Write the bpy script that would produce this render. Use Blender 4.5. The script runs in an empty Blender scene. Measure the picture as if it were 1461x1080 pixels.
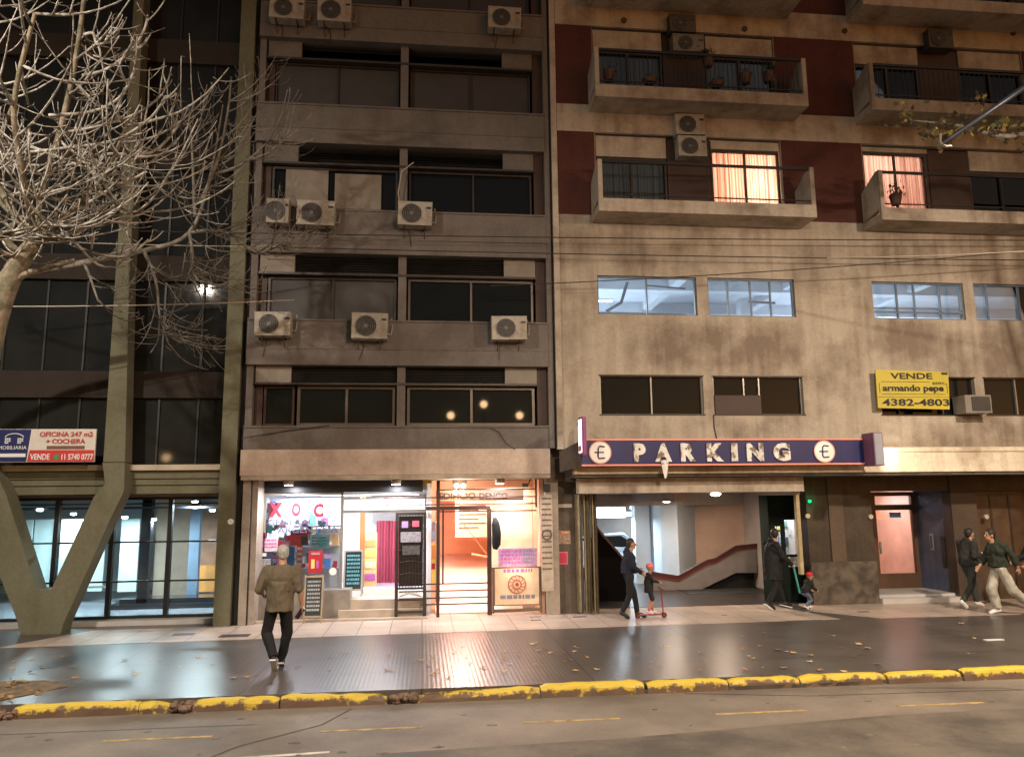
import bpy, bmesh, math, random
from mathutils import Vector, Matrix, noise as mnoise
R = math.radians
random.seed(7)
S = bpy.context.scene
COL = S.collection

# ------------------------------------------------------------------ camera
F, YAW, PIT, ROL, CX, CY, CAMH, D = 1109.03, .114692, .155241, -.011181, 730.5, 540., 2.5, 17.0
_f = Vector((math.sin(YAW)*math.cos(PIT), math.cos(YAW)*math.cos(PIT), math.sin(PIT)))
_r0 = Vector((math.cos(YAW), -math.sin(YAW), 0)); _u0 = _r0.cross(_f)
_r = _r0*math.cos(ROL) + _u0*math.sin(ROL); _u = -_r0*math.sin(ROL) + _u0*math.cos(ROL)
cam_d = bpy.data.cameras.new("camera"); cam = bpy.data.objects.new("camera", cam_d); COL.objects.link(cam)
cam.matrix_world = Matrix(((_r.x, _u.x, -_f.x, 0), (_r.y, _u.y, -_f.y, -D), (_r.z, _u.z, -_f.z, CAMH), (0, 0, 0, 1)))
cam_d.sensor_width = 36; cam_d.lens = F/1461*36; cam_d.clip_end = 500; cam_d.clip_start = .1
S.camera = cam

# ------------------------------------------------------------------ world, light, exposure
W = bpy.data.worlds.new("World"); S.world = W; W.use_nodes = True
wn = W.node_tree.nodes; wl = W.node_tree.links
sky = wn.new('ShaderNodeTexSky'); sky.sky_type = 'NISHITA'; sky.sun_disc = False
sky.sun_elevation = R(1.2); sky.sun_rotation = R(150)
bg = wn['Background']; bg.inputs['Strength'].default_value = 0.15
wl.new(sky.outputs[0], bg.inputs[0])
S.view_settings.view_transform = 'Standard'; S.view_settings.look = 'None'
S.view_settings.exposure = 0; S.view_settings.gamma = 1
S.cycles.use_denoising = True
S.cycles.max_bounces = 6; S.cycles.diffuse_bounces = 3; S.cycles.glossy_bounces = 3
S.cycles.transparent_max_bounces = 8; S.cycles.sample_clamp_indirect = 4
S.cycles.caustics_reflective = False; S.cycles.caustics_refractive = False
STREET = (1.0, .81, .62)

# ------------------------------------------------------------------ pixel -> world on a named plane
def ray(x, y): return _f + _r*((x-CX)/F) - _u*((y-CY)/F)
def at(x, y, Y=0.):
    d = ray(x, y); t = (Y+D)/d.y
    return Vector((d.x*t, Y, CAMH + d.z*t))
def gnd(x, y, z=0.):
    d = ray(x, y); t = (z-CAMH)/d.z
    return Vector((d.x*t, -D + d.y*t, z))
def XX(x, y, Y=0.): return at(x, y, Y).x
def ZZ(x, y, Y=0.): return at(x, y, Y).z

# ------------------------------------------------------------------ materials
MATS = {}
def mat(name, col, rough=.6, var=.15, scale=3., metal=0., spec=.5, bump=0., bscale=40., emit=None, estr=0., coat=0.):
    if name in MATS: return MATS[name]
    m = bpy.data.materials.new(name); m.use_nodes = True
    nt = m.node_tree; n = nt.nodes; l = nt.links; b = n['Principled BSDF']
    b.inputs['Roughness'].default_value = rough; b.inputs['Metallic'].default_value = metal
    b.inputs['Specular IOR Level'].default_value = spec
    if coat: b.inputs['Coat Weight'].default_value = coat
    tc = n.new('ShaderNodeTexCoord')
    if var:
        nz = n.new('ShaderNodeTexNoise'); nz.inputs['Scale'].default_value = scale; nz.inputs['Detail'].default_value = 6
        l.new(tc.outputs['Object'], nz.inputs['Vector'])
        mr = n.new('ShaderNodeMapRange'); mr.inputs[1].default_value = .3; mr.inputs[2].default_value = .7
        mr.inputs[3].default_value = 1-var; mr.inputs[4].default_value = 1+var
        l.new(nz.outputs[0], mr.inputs[0])
        vm = n.new('ShaderNodeVectorMath'); vm.operation = 'SCALE'; vm.inputs[0].default_value = col[:3]
        l.new(mr.outputs[0], vm.inputs['Scale']); l.new(vm.outputs[0], b.inputs['Base Color'])
    else:
        b.inputs['Base Color'].default_value = (*col[:3], 1)
    if bump:
        nb = n.new('ShaderNodeTexNoise'); nb.inputs['Scale'].default_value = bscale; nb.inputs['Detail'].default_value = 5
        l.new(tc.outputs['Object'], nb.inputs['Vector'])
        bp = n.new('ShaderNodeBump'); bp.inputs['Strength'].default_value = bump; bp.inputs['Distance'].default_value = .02
        l.new(nb.outputs[0], bp.inputs['Height']); l.new(bp.outputs[0], b.inputs['Normal'])
    if emit:
        b.inputs['Emission Color'].default_value = (*emit, 1); b.inputs['Emission Strength'].default_value = estr
    MATS[name] = m; return m

def stained(name, col, dirt, amount=.5, rough=.8, streak=True, lo=.45, hi=.7, sc=.55, zones=()):
    """painted render with large damp patches and vertical run marks"""
    m = bpy.data.materials.new(name); m.use_nodes = True; MATS[name] = m
    nt = m.node_tree; n = nt.nodes; l = nt.links; b = n['Principled BSDF']; b.inputs['Roughness'].default_value = rough
    b.inputs['Specular IOR Level'].default_value = .25
    tc = n.new('ShaderNodeTexCoord')
    n1 = n.new('ShaderNodeTexNoise'); n1.inputs['Scale'].default_value = sc; n1.inputs['Detail'].default_value = 8; n1.inputs['Roughness'].default_value = .62
    l.new(tc.outputs['Object'], n1.inputs['Vector'])
    r1 = n.new('ShaderNodeMapRange'); r1.inputs[1].default_value = lo; r1.inputs[2].default_value = hi; l.new(n1.outputs[0], r1.inputs[0])
    src = n1.outputs[0]
    for cx_, cz_, rx_, rz_, k_ in zones:          # damp patches with a place of their own on the wall
        mz = n.new('ShaderNodeMapping'); mz.inputs['Location'].default_value = (-cx_/rx_, 0, -cz_/rz_); mz.inputs['Scale'].default_value = (1/rx_, 0, 1/rz_)
        l.new(tc.outputs['Object'], mz.inputs['Vector'])
        ln_ = n.new('ShaderNodeVectorMath'); ln_.operation = 'LENGTH'; l.new(mz.outputs[0], ln_.inputs[0])
        mz2 = n.new('ShaderNodeMapRange'); mz2.interpolation_type = 'SMOOTHSTEP'; mz2.inputs[1].default_value = .35; mz2.inputs[2].default_value = 1.15; mz2.inputs[3].default_value = k_; mz2.inputs[4].default_value = 0
        l.new(ln_.outputs['Value'], mz2.inputs[0])
        az = n.new('ShaderNodeMath'); l.new(src, az.inputs[0]); l.new(mz2.outputs[0], az.inputs[1]); src = az.outputs[0]
    if zones: l.new(src, r1.inputs[0])
    mp = n.new('ShaderNodeMapping'); mp.inputs['Scale'].default_value = (4.5, 4.5, .35); l.new(tc.outputs['Object'], mp.inputs['Vector'])
    n2 = n.new('ShaderNodeTexNoise'); n2.inputs['Scale'].default_value = 1.; n2.inputs['Detail'].default_value = 6; l.new(mp.outputs[0], n2.inputs['Vector'])
    r2 = n.new('ShaderNodeMapRange'); r2.inputs[1].default_value = .45; r2.inputs[2].default_value = .75; l.new(n2.outputs[0], r2.inputs[0])
    r2.inputs[4].default_value = .5 if streak else 0.
    ad = n.new('ShaderNodeMath'); ad.operation = 'ADD'; ad.use_clamp = True; l.new(r1.outputs[0], ad.inputs[0]); l.new(r2.outputs[0], ad.inputs[1])
    mu = n.new('ShaderNodeMath'); mu.operation = 'MULTIPLY'; mu.inputs[1].default_value = amount; l.new(ad.outputs[0], mu.inputs[0])
    mx = n.new('ShaderNodeMix'); mx.data_type = 'RGBA'; mx.inputs[6].default_value = (*col, 1); mx.inputs[7].default_value = (*dirt, 1)
    l.new(mu.outputs[0], mx.inputs[0])
    n3 = n.new('ShaderNodeTexNoise'); n3.inputs['Scale'].default_value = 14 if 'road' not in name and 'tar' not in name else 38; n3.inputs['Detail'].default_value = 8; l.new(tc.outputs['Object'], n3.inputs['Vector'])
    r3 = n.new('ShaderNodeMapRange'); r3.inputs[3].default_value = .78; r3.inputs[4].default_value = 1.2; l.new(n3.outputs[0], r3.inputs[0])
    vm = n.new('ShaderNodeVectorMath'); vm.operation = 'SCALE'; l.new(mx.outputs[2], vm.inputs[0]); l.new(r3.outputs[0], vm.inputs['Scale'])
    l.new(vm.outputs[0], b.inputs['Base Color'])
    bp = n.new('ShaderNodeBump'); bp.inputs['Strength'].default_value = .7 if 'bark' in name else .3; bp.inputs['Distance'].default_value = .02 if 'bark' in name else .01
    l.new(n3.outputs[0], bp.inputs['Height']); l.new(bp.outputs[0], b.inputs['Normal'])
    return m

def glassmat(name, tint=(.9, .95, 1), ior=1.5, rough=.0):
    m = bpy.data.materials.new(name); m.use_nodes = True; MATS[name] = m
    nt = m.node_tree; n = nt.nodes; l = nt.links; n.remove(n['Principled BSDF'])
    t = n.new('ShaderNodeBsdfTransparent'); t.inputs[0].default_value = (*tint, 1)
    g = n.new('ShaderNodeBsdfGlossy'); g.inputs['Roughness'].default_value = rough
    fr = n.new('ShaderNodeFresnel'); fr.inputs[0].default_value = ior
    mx = n.new('ShaderNodeMixShader'); l.new(fr.outputs[0], mx.inputs[0]); l.new(t.outputs[0], mx.inputs[1]); l.new(g.outputs[0], mx.inputs[2])
    l.new(mx.outputs[0], n['Material Output'].inputs[0]); return m

def emis(name, col, s):
    m = bpy.data.materials.new(name); m.use_nodes = True; MATS[name] = m
    n = m.node_tree.nodes; l = m.node_tree.links; b = n['Principled BSDF']
    b.inputs['Base Color'].default_value = (*[min(1, c) for c in col], 1)
    b.inputs['Emission Color'].default_value = (*col, 1); b.inputs['Emission Strength'].default_value = s
    return m

M_CREAM = stained('cream_render', (.445, .385, .31), (.19, .145, .11), .9, lo=.46, hi=.80, sc=1.1, zones=[(x-8.5, z, rx, rz, k) for x, z, rx, rz, k in
    ((6.3, 5.95, 1.6, .75, .17), (8.1, 6.0, .9, .7, .2), (9.3, 7.9, .9, .9, .16), (10.4, 7.2, .7, .9, .14), (11.6, 6.1, 1.3, .7, .2), (13.6, 5.9, 1.6, .8, .2), (15.6, 6.4, 1.4, .9, .18), (9.6, 5.9, .5, .5, .12),
     (12.3, 8.3, 3.2, .7, .14), (5.0, 8.2, 2.2, .5, .12), (12.8, 3.9, 2.2, .45, .18), (7.0, 4.1, 1.0, .3, .1), (15, 4.1, 1.2, .5, .18))])
M_BAND = stained('cream_band', (.49, .42, .345), (.20, .15, .11), .75, sc=1.2)
M_FASCIA = stained('fascia_paint', (.74, .66, .52), (.30, .19, .12), .7, sc=.9, lo=.5, hi=.68)
M_GREY = stained('grey_render', (.17, .15, .137), (.10, .087, .078), .6, sc=.8)
M_BEIGE = stained('beige_fascia', (.58, .47, .39), (.30, .22, .19), .55, sc=1.)
M_BRICK = stained('red_brick', (.10, .034, .027), (.06, .024, .02), .6, sc=2.)
M_OLIVE = stained('olive_paint', (.150, .146, .098), (.10, .09, .05), .6, sc=1.3)
M_DARKWALL = stained('dark_granite', (.055, .043, .034), (.11, .085, .06), .7, rough=.45, sc=1.4)
M_DADO = stained('mottled_stone', (.14, .115, .09), (.045, .036, .03), .8, rough=.6, streak=False, sc=3.5, lo=.4, hi=.6)
M_STONE = stained('stone_cladding', (.36, .31, .26), (.16, .13, .10), .6, sc=2.)
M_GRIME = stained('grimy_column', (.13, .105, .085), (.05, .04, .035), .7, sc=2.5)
M_PALE = mat('pale_panel', (.23, .20, .165), .7, .12, 4, bump=.1)
M_BLACK = mat('black_metal', (.012, .012, .014), .4, .1)
M_DARK = mat('dark_bronze', (.035, .026, .022), .45, .2)
M_BRONZE = mat('grey_aluminium', (.12, .10, .085), .4, .15, metal=.4)
M_ALU = mat('pale_aluminium', (.35, .33, .30), .35, .1, metal=.5)
M_VOID = mat('dark_interior', (.014, .012, .011), .9, .2)
M_BROWN = mat('dark_brown_panel', (.045, .022, .016), .6, .2)
M_DGLASS = mat('dark_window_glass', (.008, .009, .010), .03, 0, spec=.22)
M_SHUT = mat('closed_dark_shutter', (.045, .042, .042), .6, .12)
M_LOUV = mat('dark_louvre', (.045, .042, .036), .6, .15)
M_GLASS = glassmat('clear_glass')
M_TEAL = glassmat('teal_glass', (.86, .95, .96))
M_WHITE = mat('white_paint', (.75, .75, .74), .5, .05)
M_ACW = stained('ac_casing', (.42, .39, .335), (.22, .18, .13), .8, rough=.5, sc=3.)
M_ACD = mat('ac_grille', (.03, .028, .026), .6, .1)
M_RUST = mat('rusty_bracket', (.08, .045, .03), .8, .3)

# ------------------------------------------------------------------ mesh helpers
ORG = {}
class MB:
    def __init__(s): s.v = []; s.f = []; s.M = None
    def add(s, vs, fs):
        k = len(s.v)
        s.v += [tuple((s.M @ Vector(p)) if s.M else p) for p in vs]
        s.f += [tuple(i+k for i in q) for q in fs]; return s
    def box(s, x0, x1, y0, y1, z0, z1):
        if x0 > x1: x0, x1 = x1, x0
        if y0 > y1: y0, y1 = y1, y0
        if z0 > z1: z0, z1 = z1, z0
        return s.add([(x0,y0,z0),(x1,y0,z0),(x1,y1,z0),(x0,y1,z0),(x0,y0,z1),(x1,y0,z1),(x1,y1,z1),(x0,y1,z1)],
              [(0,3,2,1),(4,5,6,7),(0,1,5,4),(1,2,6,5),(2,3,7,6),(3,0,4,7)])
    def quad(s, a, b, c, d): return s.add([a, b, c, d], [(0, 1, 2, 3)])
    def prism(s, poly, y0, y1):
        """poly: (x,z) outline, extruded between y0 and y1"""
        n = len(poly)
        return s.add([(x, y0, z) for x, z in poly] + [(x, y1, z) for x, z in poly],
              [tuple(range(n)), tuple(range(2*n-1, n-1, -1))] + [(i, i+n, (i+1) % n+n, (i+1) % n) for i in range(n)])
    def slab(s, poly, z0, z1):
        n = len(poly)
        return s.add([(x, y, z0) for x, y in poly] + [(x, y, z1) for x, y in poly],
              [tuple(range(n-1, -1, -1)), tuple(range(n, 2*n))] + [(i, (i+1) % n, (i+1) % n+n, i+n) for i in range(n)])
    def tube(s, pts, rad, n=6, cap=True):
        pts = [Vector(p) for p in pts]
        if not hasattr(rad, '__len__'): rad = [rad]*len(pts)
        vs = []; fs = []; up = Vector((.31, .2, .93)).normalized(); prev = None
        for i, p in enumerate(pts):
            d = (pts[min(i+1, len(pts)-1)] - pts[max(i-1, 0)])
            d = d.normalized() if d.length > 1e-9 else Vector((0, 0, 1))
            a = prev - d*prev.dot(d) if prev is not None else up.cross(d)
            if a.length < 1e-4: a = Vector((1, 0, 0)).cross(d)
            a.normalize(); prev = a; b = d.cross(a)
            for k in range(n):
                t = 2*math.pi*k/n; vs.append(tuple(p + (a*math.cos(t) + b*math.sin(t))*rad[i]))
        for i in range(len(pts)-1):
            for k in range(n):
                fs.append((i*n+k, i*n+(k+1) % n, (i+1)*n+(k+1) % n, (i+1)*n+k))
        if cap: fs.append(tuple(range(n-1, -1, -1))); fs.append(tuple(range((len(pts)-1)*n, len(pts)*n)))
        return s.add(vs, fs)
    def bar(s, a, b, r=.01, n=5): return s.tube([a, b], r, n)
    def ell(s, c, r, n=12, m=8, rot=None):
        vs = []; fs = []; c = Vector(c)
        for j in range(m+1):
            t = math.pi*j/m
            for i in range(n):
                p = 2*math.pi*i/n; q = Vector((r[0]*math.sin(t)*math.cos(p), r[1]*math.sin(t)*math.sin(p), r[2]*math.cos(t)))
                if rot: q = rot @ q
                vs.append(tuple(c+q))
        for j in range(m):
            for i in range(n): fs.append((j*n+i, (j+1)*n+i, (j+1)*n+(i+1) % n, j*n+(i+1) % n))
        return s.add(vs, fs)
    def disc(s, c, r, y1, n=28, r2=0):
        """disc facing -Y, from c.y to y1 thick; ring when r2"""
        x, y, z = c
        if not r2:
            return s.prism([(x+r*math.cos(2*math.pi*k/n), z+r*math.sin(2*math.pi*k/n)) for k in range(n)], y, y1)
        vs = []; fs = []
        for yy in (y, y1):
            for rr in (r, r2):
                vs += [(x+rr*math.cos(2*math.pi*k/n), yy, z+rr*math.sin(2*math.pi*k/n)) for k in range(n)]
        for k in range(n):
            j = (k+1) % n
            fs += [(k, j, n+j, n+k), (2*n+k, 3*n+k, 3*n+j, 2*n+j), (k, 2*n+k, 2*n+j, j), (n+k, n+j, 3*n+j, 3*n+k)]
        return s.add(vs, fs)
    def text(s, txt, x0, z0, x1, z1, y, depth=.01, bold=.0, keep=False):
        cu = bpy.data.curves.new('t', 'FONT'); cu.body = txt; cu.size = 1; cu.extrude = .5; cu.offset = bold; cu.resolution_u = 3
        ob = bpy.data.objects.new('t', cu); COL.objects.link(ob)
        dg = bpy.context.evaluated_depsgraph_get(); me = bpy.data.meshes.new_from_object(ob.evaluated_get(dg))
        vs = [v.co.copy() for v in me.vertices]; fs = [tuple(p.vertices) for p in me.polygons]
        bpy.data.objects.remove(ob); bpy.data.curves.remove(cu); bpy.data.meshes.remove(me)
        if not vs: return s
        ax, bx = min(v.x for v in vs), max(v.x for v in vs); az, bz = min(v.y for v in vs), max(v.y for v in vs)
        sx = (x1-x0)/max(bx-ax, 1e-6); sz = (z1-z0)/max(bz-az, 1e-6)
        return s.add([(x0+(v.x-ax)*sx, y-(v.z+.5)*depth, z0+(v.y-az)*sz) for v in vs], fs)
    def build(s, name, m, parent=None, smooth=False, label=None):
        me = bpy.data.meshes.new(name); o = bpy.data.objects.new(name, me); COL.objects.link(o)
        org = Vector((0, 0, 0)); p = parent
        while p is not None:
            if p.name in ORG: org = ORG[p.name]; break
            p = p.parent
        me.from_pydata([tuple(Vector(q)-org) for q in s.v], [], s.f); me.validate(); me.update()
        if parent: o.parent = parent
        me.materials.append(m)
        if smooth:
            for q in me.polygons: q.use_smooth = True
        if label: o['label'] = label
        return o

def thing(name, label, cat, loc, group=None):
    o = bpy.data.objects.new(name, None); COL.objects.link(o); o.location = loc; o.empty_display_size = .1
    o['label'] = label; o['category'] = cat
    if group: o['group'] = group
    ORG[o.name] = Vector(loc); return o
def tag(o, label, cat, group=None):
    o['label'] = label; o['category'] = cat
    if group: o['group'] = group
    return o
def struct(name, mb, m):
    o = mb.build(name, m); o['kind'] = 'structure'; return o
def copy_tree(o, parent=None):
    c = o.copy(); COL.objects.link(c); c.parent = parent
    for ch in list(o.children): copy_tree(ch, c)
    return c
def area(name, loc, size, power, col, rot=(0, 0, 0), parent=None, sy=None, spread=None):
    l = bpy.data.lights.new(name, 'AREA'); l.energy = power; l.color = col; l.size = size
    if sy: l.shape = 'RECTANGLE'; l.size_y = sy
    if spread: l.spread = spread
    o = bpy.data.objects.new(name, l); COL.objects.link(o)
    o.location = Vector(loc) - (ORG[parent.name] if parent else Vector()); o.rotation_euler = rot
    if parent: o.parent = parent
    return o
def point(name, loc, power, col, r=.05, parent=None):
    l = bpy.data.lights.new(name, 'POINT'); l.energy = power; l.color = col; l.shadow_soft_size = r
    o = bpy.data.objects.new(name, l); COL.objects.link(o)
    o.location = Vector(loc) - (ORG[parent.name] if parent else Vector())
    if parent: o.parent = parent
    return o

def wall(mb, x0, x1, z0, z1, y, t, holes=()):
    """wall slab with rectangular openings (x0,x1,z0,z1), built as one grid of cells with reveals"""
    xs = sorted({x0, x1, *[h[0] for h in holes], *[h[1] for h in holes]}); zs = sorted({z0, z1, *[h[2] for h in holes], *[h[3] for h in holes]})
    xs = [v for v in xs if x0 <= v <= x1]; zs = [v for v in zs if z0 <= v <= z1]
    def solid(i, j):
        if i < 0 or j < 0 or i >= len(xs)-1 or j >= len(zs)-1: return False
        cx, cz = (xs[i]+xs[i+1])/2, (zs[j]+zs[j+1])/2
        return not any(h[0] < cx < h[1] and h[2] < cz < h[3] for h in holes)
    for i in range(len(xs)-1):
        for j in range(len(zs)-1):
            if not solid(i, j): continue
            a, b, c, d = xs[i], xs[i+1], zs[j], zs[j+1]
            mb.quad((a, y, c), (b, y, c), (b, y, d), (a, y, d)); mb.quad((b, y+t, c), (a, y+t, c), (a, y+t, d), (b, y+t, d))
            if not solid(i-1, j): mb.quad((a, y+t, c), (a, y, c), (a, y, d), (a, y+t, d))
            if not solid(i+1, j): mb.quad((b, y, c), (b, y+t, c), (b, y+t, d), (b, y, d))
            if not solid(i, j-1): mb.quad((a, y, c), (a, y+t, c), (b, y+t, c), (b, y, c))
            if not solid(i, j+1): mb.quad((a, y, d), (b, y, d), (b, y+t, d), (a, y+t, d))
    return mb

def window(parent, x0, x1, z0, z1, y, div, fm, gm, fw=.05, mid=None, label=None, hdiv=()):
    """frame mesh is the part; its glass is a sub-part. div: list of mullion fractions"""
    m = MB(); t = .06
    m.box(x0, x1, y, y+t, z0, z0+fw).box(x0, x1, y, y+t, z1-fw, z1)
    m.box(x0, x0+fw, y, y+t, z0+fw, z1-fw).box(x1-fw, x1, y, y+t, z0+fw, z1-fw)
    for d in div:
        c = x0+(x1-x0)*d; m.box(c-fw*.45, c+fw*.45, y+.002, y+t-.002, z0+fw, z1-fw)
    for h in hdiv:
        c = z0+(z1-z0)*h; m.box(x0+fw, x1-fw, y+.004, y+t-.004, c-fw*.3, c+fw*.3)
    w = m.build('window', fm, parent, label=label)
    MB().box(x0+.01, x1-.01, y+t+.004, y+t+.014, z0+.01, z1-.01).build('pane', gm, w)
    return w

# ================================================================== GROUND
road_mat = stained('road_concrete', (.22, .185, .15), (.10, .082, .07), .95, rough=.62, streak=False, sc=.45, lo=.38, hi=.66)
struct('ground', MB().box(-80, 90, -70, 60, -.6, -.30), mat('ground_soil', (.05, .045, .04), .9))
struct('road', MB().box(-60, 70, -40, -6.02, -.29, -.15), road_mat)

def pave_mat(name, c1, c2, tw, th, rough, groove=.0, coat=0.):
    m = bpy.data.materials.new(name); m.use_nodes = True; MATS[name] = m
    nt = m.node_tree; n = nt.nodes; l = nt.links; b = n['Principled BSDF']
    tc = n.new('ShaderNodeTexCoord')
    bk = n.new('ShaderNodeTexBrick'); bk.inputs['Scale'].default_value = 1; bk.inputs['Brick Width'].default_value = tw; bk.inputs['Row Height'].default_value = th
    bk.inputs['Mortar Size'].default_value = .010; bk.offset = 0.; bk.inputs['Color1'].default_value = (*c1, 1); bk.inputs['Color2'].default_value = (*c2, 1)
    bk.inputs['Mortar'].default_value = (c1[0]*.35, c1[1]*.35, c1[2]*.35, 1)
    l.new(tc.outputs['Object'], bk.inputs['Vector'])
    nz = n.new('ShaderNodeTexNoise'); nz.inputs['Scale'].default_value = 1.1; nz.inputs['Detail'].default_value = 7; l.new(tc.outputs['Object'], nz.inputs['Vector'])
    mr = n.new('ShaderNodeMapRange'); mr.inputs[1].default_value = .3; mr.inputs[2].default_value = .7; mr.inputs[3].default_value = .8; mr.inputs[4].default_value = 1.15
    l.new(nz.outputs[0], mr.inputs[0])
    vm = n.new('ShaderNodeVectorMath'); vm.operation = 'SCALE'; l.new(bk.outputs[0], vm.inputs[0]); l.new(mr.outputs[0], vm.inputs['Scale'])
    l.new(vm.outputs[0], b.inputs['Base Color'])
    rr = n.new('ShaderNodeMapRange'); rr.inputs[1].default_value = .3; rr.inputs[2].default_value = .7; rr.inputs[3].default_value = rough*.93; rr.inputs[4].default_value = rough*1.1
    l.new(nz.outputs[0], rr.inputs[0]); l.new(rr.outputs[0], b.inputs['Roughness']); b.inputs['Specular IOR Level'].default_value = .24
    b.inputs['Coat Weight'].default_value = coat; b.inputs['Coat Roughness'].default_value = .12
    wv = n.new('ShaderNodeTexWave'); wv.bands_direction = 'X'; wv.inputs['Scale'].default_value = 5.
    l.new(tc.outputs['Object'], wv.inputs['Vector'])
    bp = n.new('ShaderNodeBump'); bp.inputs['Strength'].default_value = groove; bp.inputs['Distance'].default_value = .004
    l.new(wv.outputs[0], bp.inputs['Height'])
    bp2 = n.new('ShaderNodeBump'); bp2.inputs['Strength'].default_value = .05; bp2.inputs['Distance'].default_value = .006
    n4 = n.new('ShaderNodeTexNoise'); n4.inputs['Scale'].default_value = 30; l.new(tc.outputs['Object'], n4.inputs['Vector'])
    l.new(n4.outputs[0], bp2.inputs['Height']); l.new(bp.outputs[0], bp2.inputs['Normal']); l.new(bp2.outputs[0], b.inputs['Normal'])
    return m
M_PAVE = pave_mat('polished_grey_tile', (.098, .083, .074), (.090, .077, .069), 2.4, 1.2, .30, .25)
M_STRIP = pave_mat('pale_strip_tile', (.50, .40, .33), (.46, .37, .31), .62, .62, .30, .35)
struct('pavement', MB().box(-60, 70, -5.9, 2.6, -.29, 0), M_PAVE)
# pale strip along the facades, broken by the garage drive
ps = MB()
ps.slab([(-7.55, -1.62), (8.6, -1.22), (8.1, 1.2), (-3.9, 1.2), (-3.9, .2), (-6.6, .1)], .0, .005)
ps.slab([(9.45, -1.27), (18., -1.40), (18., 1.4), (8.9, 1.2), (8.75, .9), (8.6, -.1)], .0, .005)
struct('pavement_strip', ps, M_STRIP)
hatch = MB()
for px, py, w, h in ((335, 907, .55, .3), (262, 905, .4, .22), (827, 880, .28, .1), (858, 876, .0, .0), (1232, 873, .25, .1), (764, 880, .25, .06), (764, 885, .2, .05), (1033, 878, .12, .05)):
    if w:
        g = gnd(px, py); hatch.box(g.x-w/2, g.x+w/2, g.y-h/2, g.y+h/2, .004, .010)
struct('utility_cover', hatch, mat('cast_iron', (.06, .05, .045), .5, .2))
# soil bed at the foot of the tree
pit = [(-9.5, -5.9), (-5.6, -5.9), (-4.9, -5.0), (-5.4, -4.55), (-9.5, -4.4)]
struct('soil', MB().slab(pit, .0, .012), mat('tree_pit_soil', (.14, .095, .05), .95, .35, 6, bump=.8, bscale=18))

# kerb, yellow paint worn off in places
def kerb_mat():
    m = bpy.data.materials.new('worn_yellow_paint'); m.use_nodes = True
    nt = m.node_tree; n = nt.nodes; l = nt.links; b = n['Principled BSDF']; b.inputs['Roughness'].default_value = .55
    tc = n.new('ShaderNodeTexCoord'); nz = n.new('ShaderNodeTexNoise'); nz.inputs['Scale'].default_value = 4.5; nz.inputs['Detail'].default_value = 9; nz.inputs['Roughness'].default_value = .7
    l.new(tc.outputs['Object'], nz.inputs['Vector'])
    sx = n.new('ShaderNodeSeparateXYZ'); l.new(tc.outputs['Object'], sx.inputs[0])
    ma = n.new('ShaderNodeMapRange'); ma.inputs[1].default_value = -.11; ma.inputs[2].default_value = .0; ma.inputs[3].default_value = .26; ma.inputs[4].default_value = .0
    l.new(sx.outputs[2], ma.inputs[0])
    ad = n.new('ShaderNodeMath'); l.new(nz.outputs[0], ad.inputs[0]); l.new(ma.outputs[0], ad.inputs[1])
    mr = n.new('ShaderNodeMapRange'); mr.inputs[1].default_value = .60; mr.inputs[2].default_value = .68; l.new(ad.outputs[0], mr.inputs[0])
    mx = n.new('ShaderNodeMix'); mx.data_type = 'RGBA'; mx.inputs[6].default_value = (.58, .42, .045, 1); mx.inputs[7].default_value = (.13, .08, .05, 1)
    l.new(mr.outputs[0], mx.inputs[0]); l.new(mx.outputs[2], b.inputs['Base Color'])
    bp = n.new('ShaderNodeBump'); bp.inputs['Strength'].default_value = .5; bp.inputs['Distance'].default_value = .02; l.new(nz.outputs[0], bp.inputs['Height']); l.new(bp.outputs[0], b.inputs['Normal'])
    return m
def kerb_piece(mb, x0, x1, dy=0., dz=0., drop0=0., drop1=0.):
    n = max(3, int((x1-x0)/.09)); rows = []
    prof = [(-.0, -.16), (.004, -.06), (.02, -.018), (.05, -.002), (.135, .002), (.135, -.16)]
    for i in range(n+1):
        x = x0+(x1-x0)*i/n; e = min(i, n-i)/n
        t = .03*math.exp(-min(i, n-i)*1.4)
        row = []
        for k, (py, pz) in enumerate(prof):
            w = mnoise.noise(Vector((x*5, k*1.7, 3.1)))*.012
            zz = pz - t*(pz > -.1) - (drop0*(1-i/n)+drop1*i/n)*(pz > -.1) + (w if pz > -.1 else 0) + dz*(pz > -.1)
            row.append((x, -6.04+py+dy+w+(.0), zz))
        rows.append(row)
    vs = [p for r in rows for p in r]; k = len(prof); fs = []
    for i in range(n):
        for j in range(k-1): fs.append((i*k+j, (i+1)*k+j, (i+1)*k+j+1, i*k+j+1))
    fs += [tuple(range(k)), tuple(range(n*k+k-1, n*k-1, -1))]
    mb.add(vs, fs)
kb = MB(); x = XX(0, 0, 0)
cuts = [(-16, -12.2), (-12.15, -9.), (-8.9, -5.35), (-5.12, -3.6), (-3.59, -3.17), (-2.93, -1.85), (-1.83, -.45), (-.05, 1.6), (1.61, 3.05), (3.1, 4.25), (4.27, 5.3), (5.32, 6.6), (6.63, 7.75), (7.8, 9.4), (9.43, 11.), (11.03, 13), (13.03, 16), (16.05, 22)]
for i, (a, b) in enumerate(cuts):
    kerb_piece(kb, a, b, random.uniform(-.012, .012), random.uniform(-.012, .012), .05 if a in (-.05,) else .0, .05 if b in (-.45, -3.17) else 0)
struct('kerb', kb, kerb_mat())
rub = MB()
for gx in (-3.05, -.25, -5.24):
    for i in range(26):
        c = Vector((gx+random.uniform(-.16, .16), -5.99+random.uniform(-.1, .08), -.1+random.uniform(-.04, .05)))
        r = random.uniform(.02, .06); rub.ell(c, (r*1.3, r, r*.8), 6, 4, Matrix.Rotation(random.uniform(0, 3), 3, 'Z'))
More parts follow.
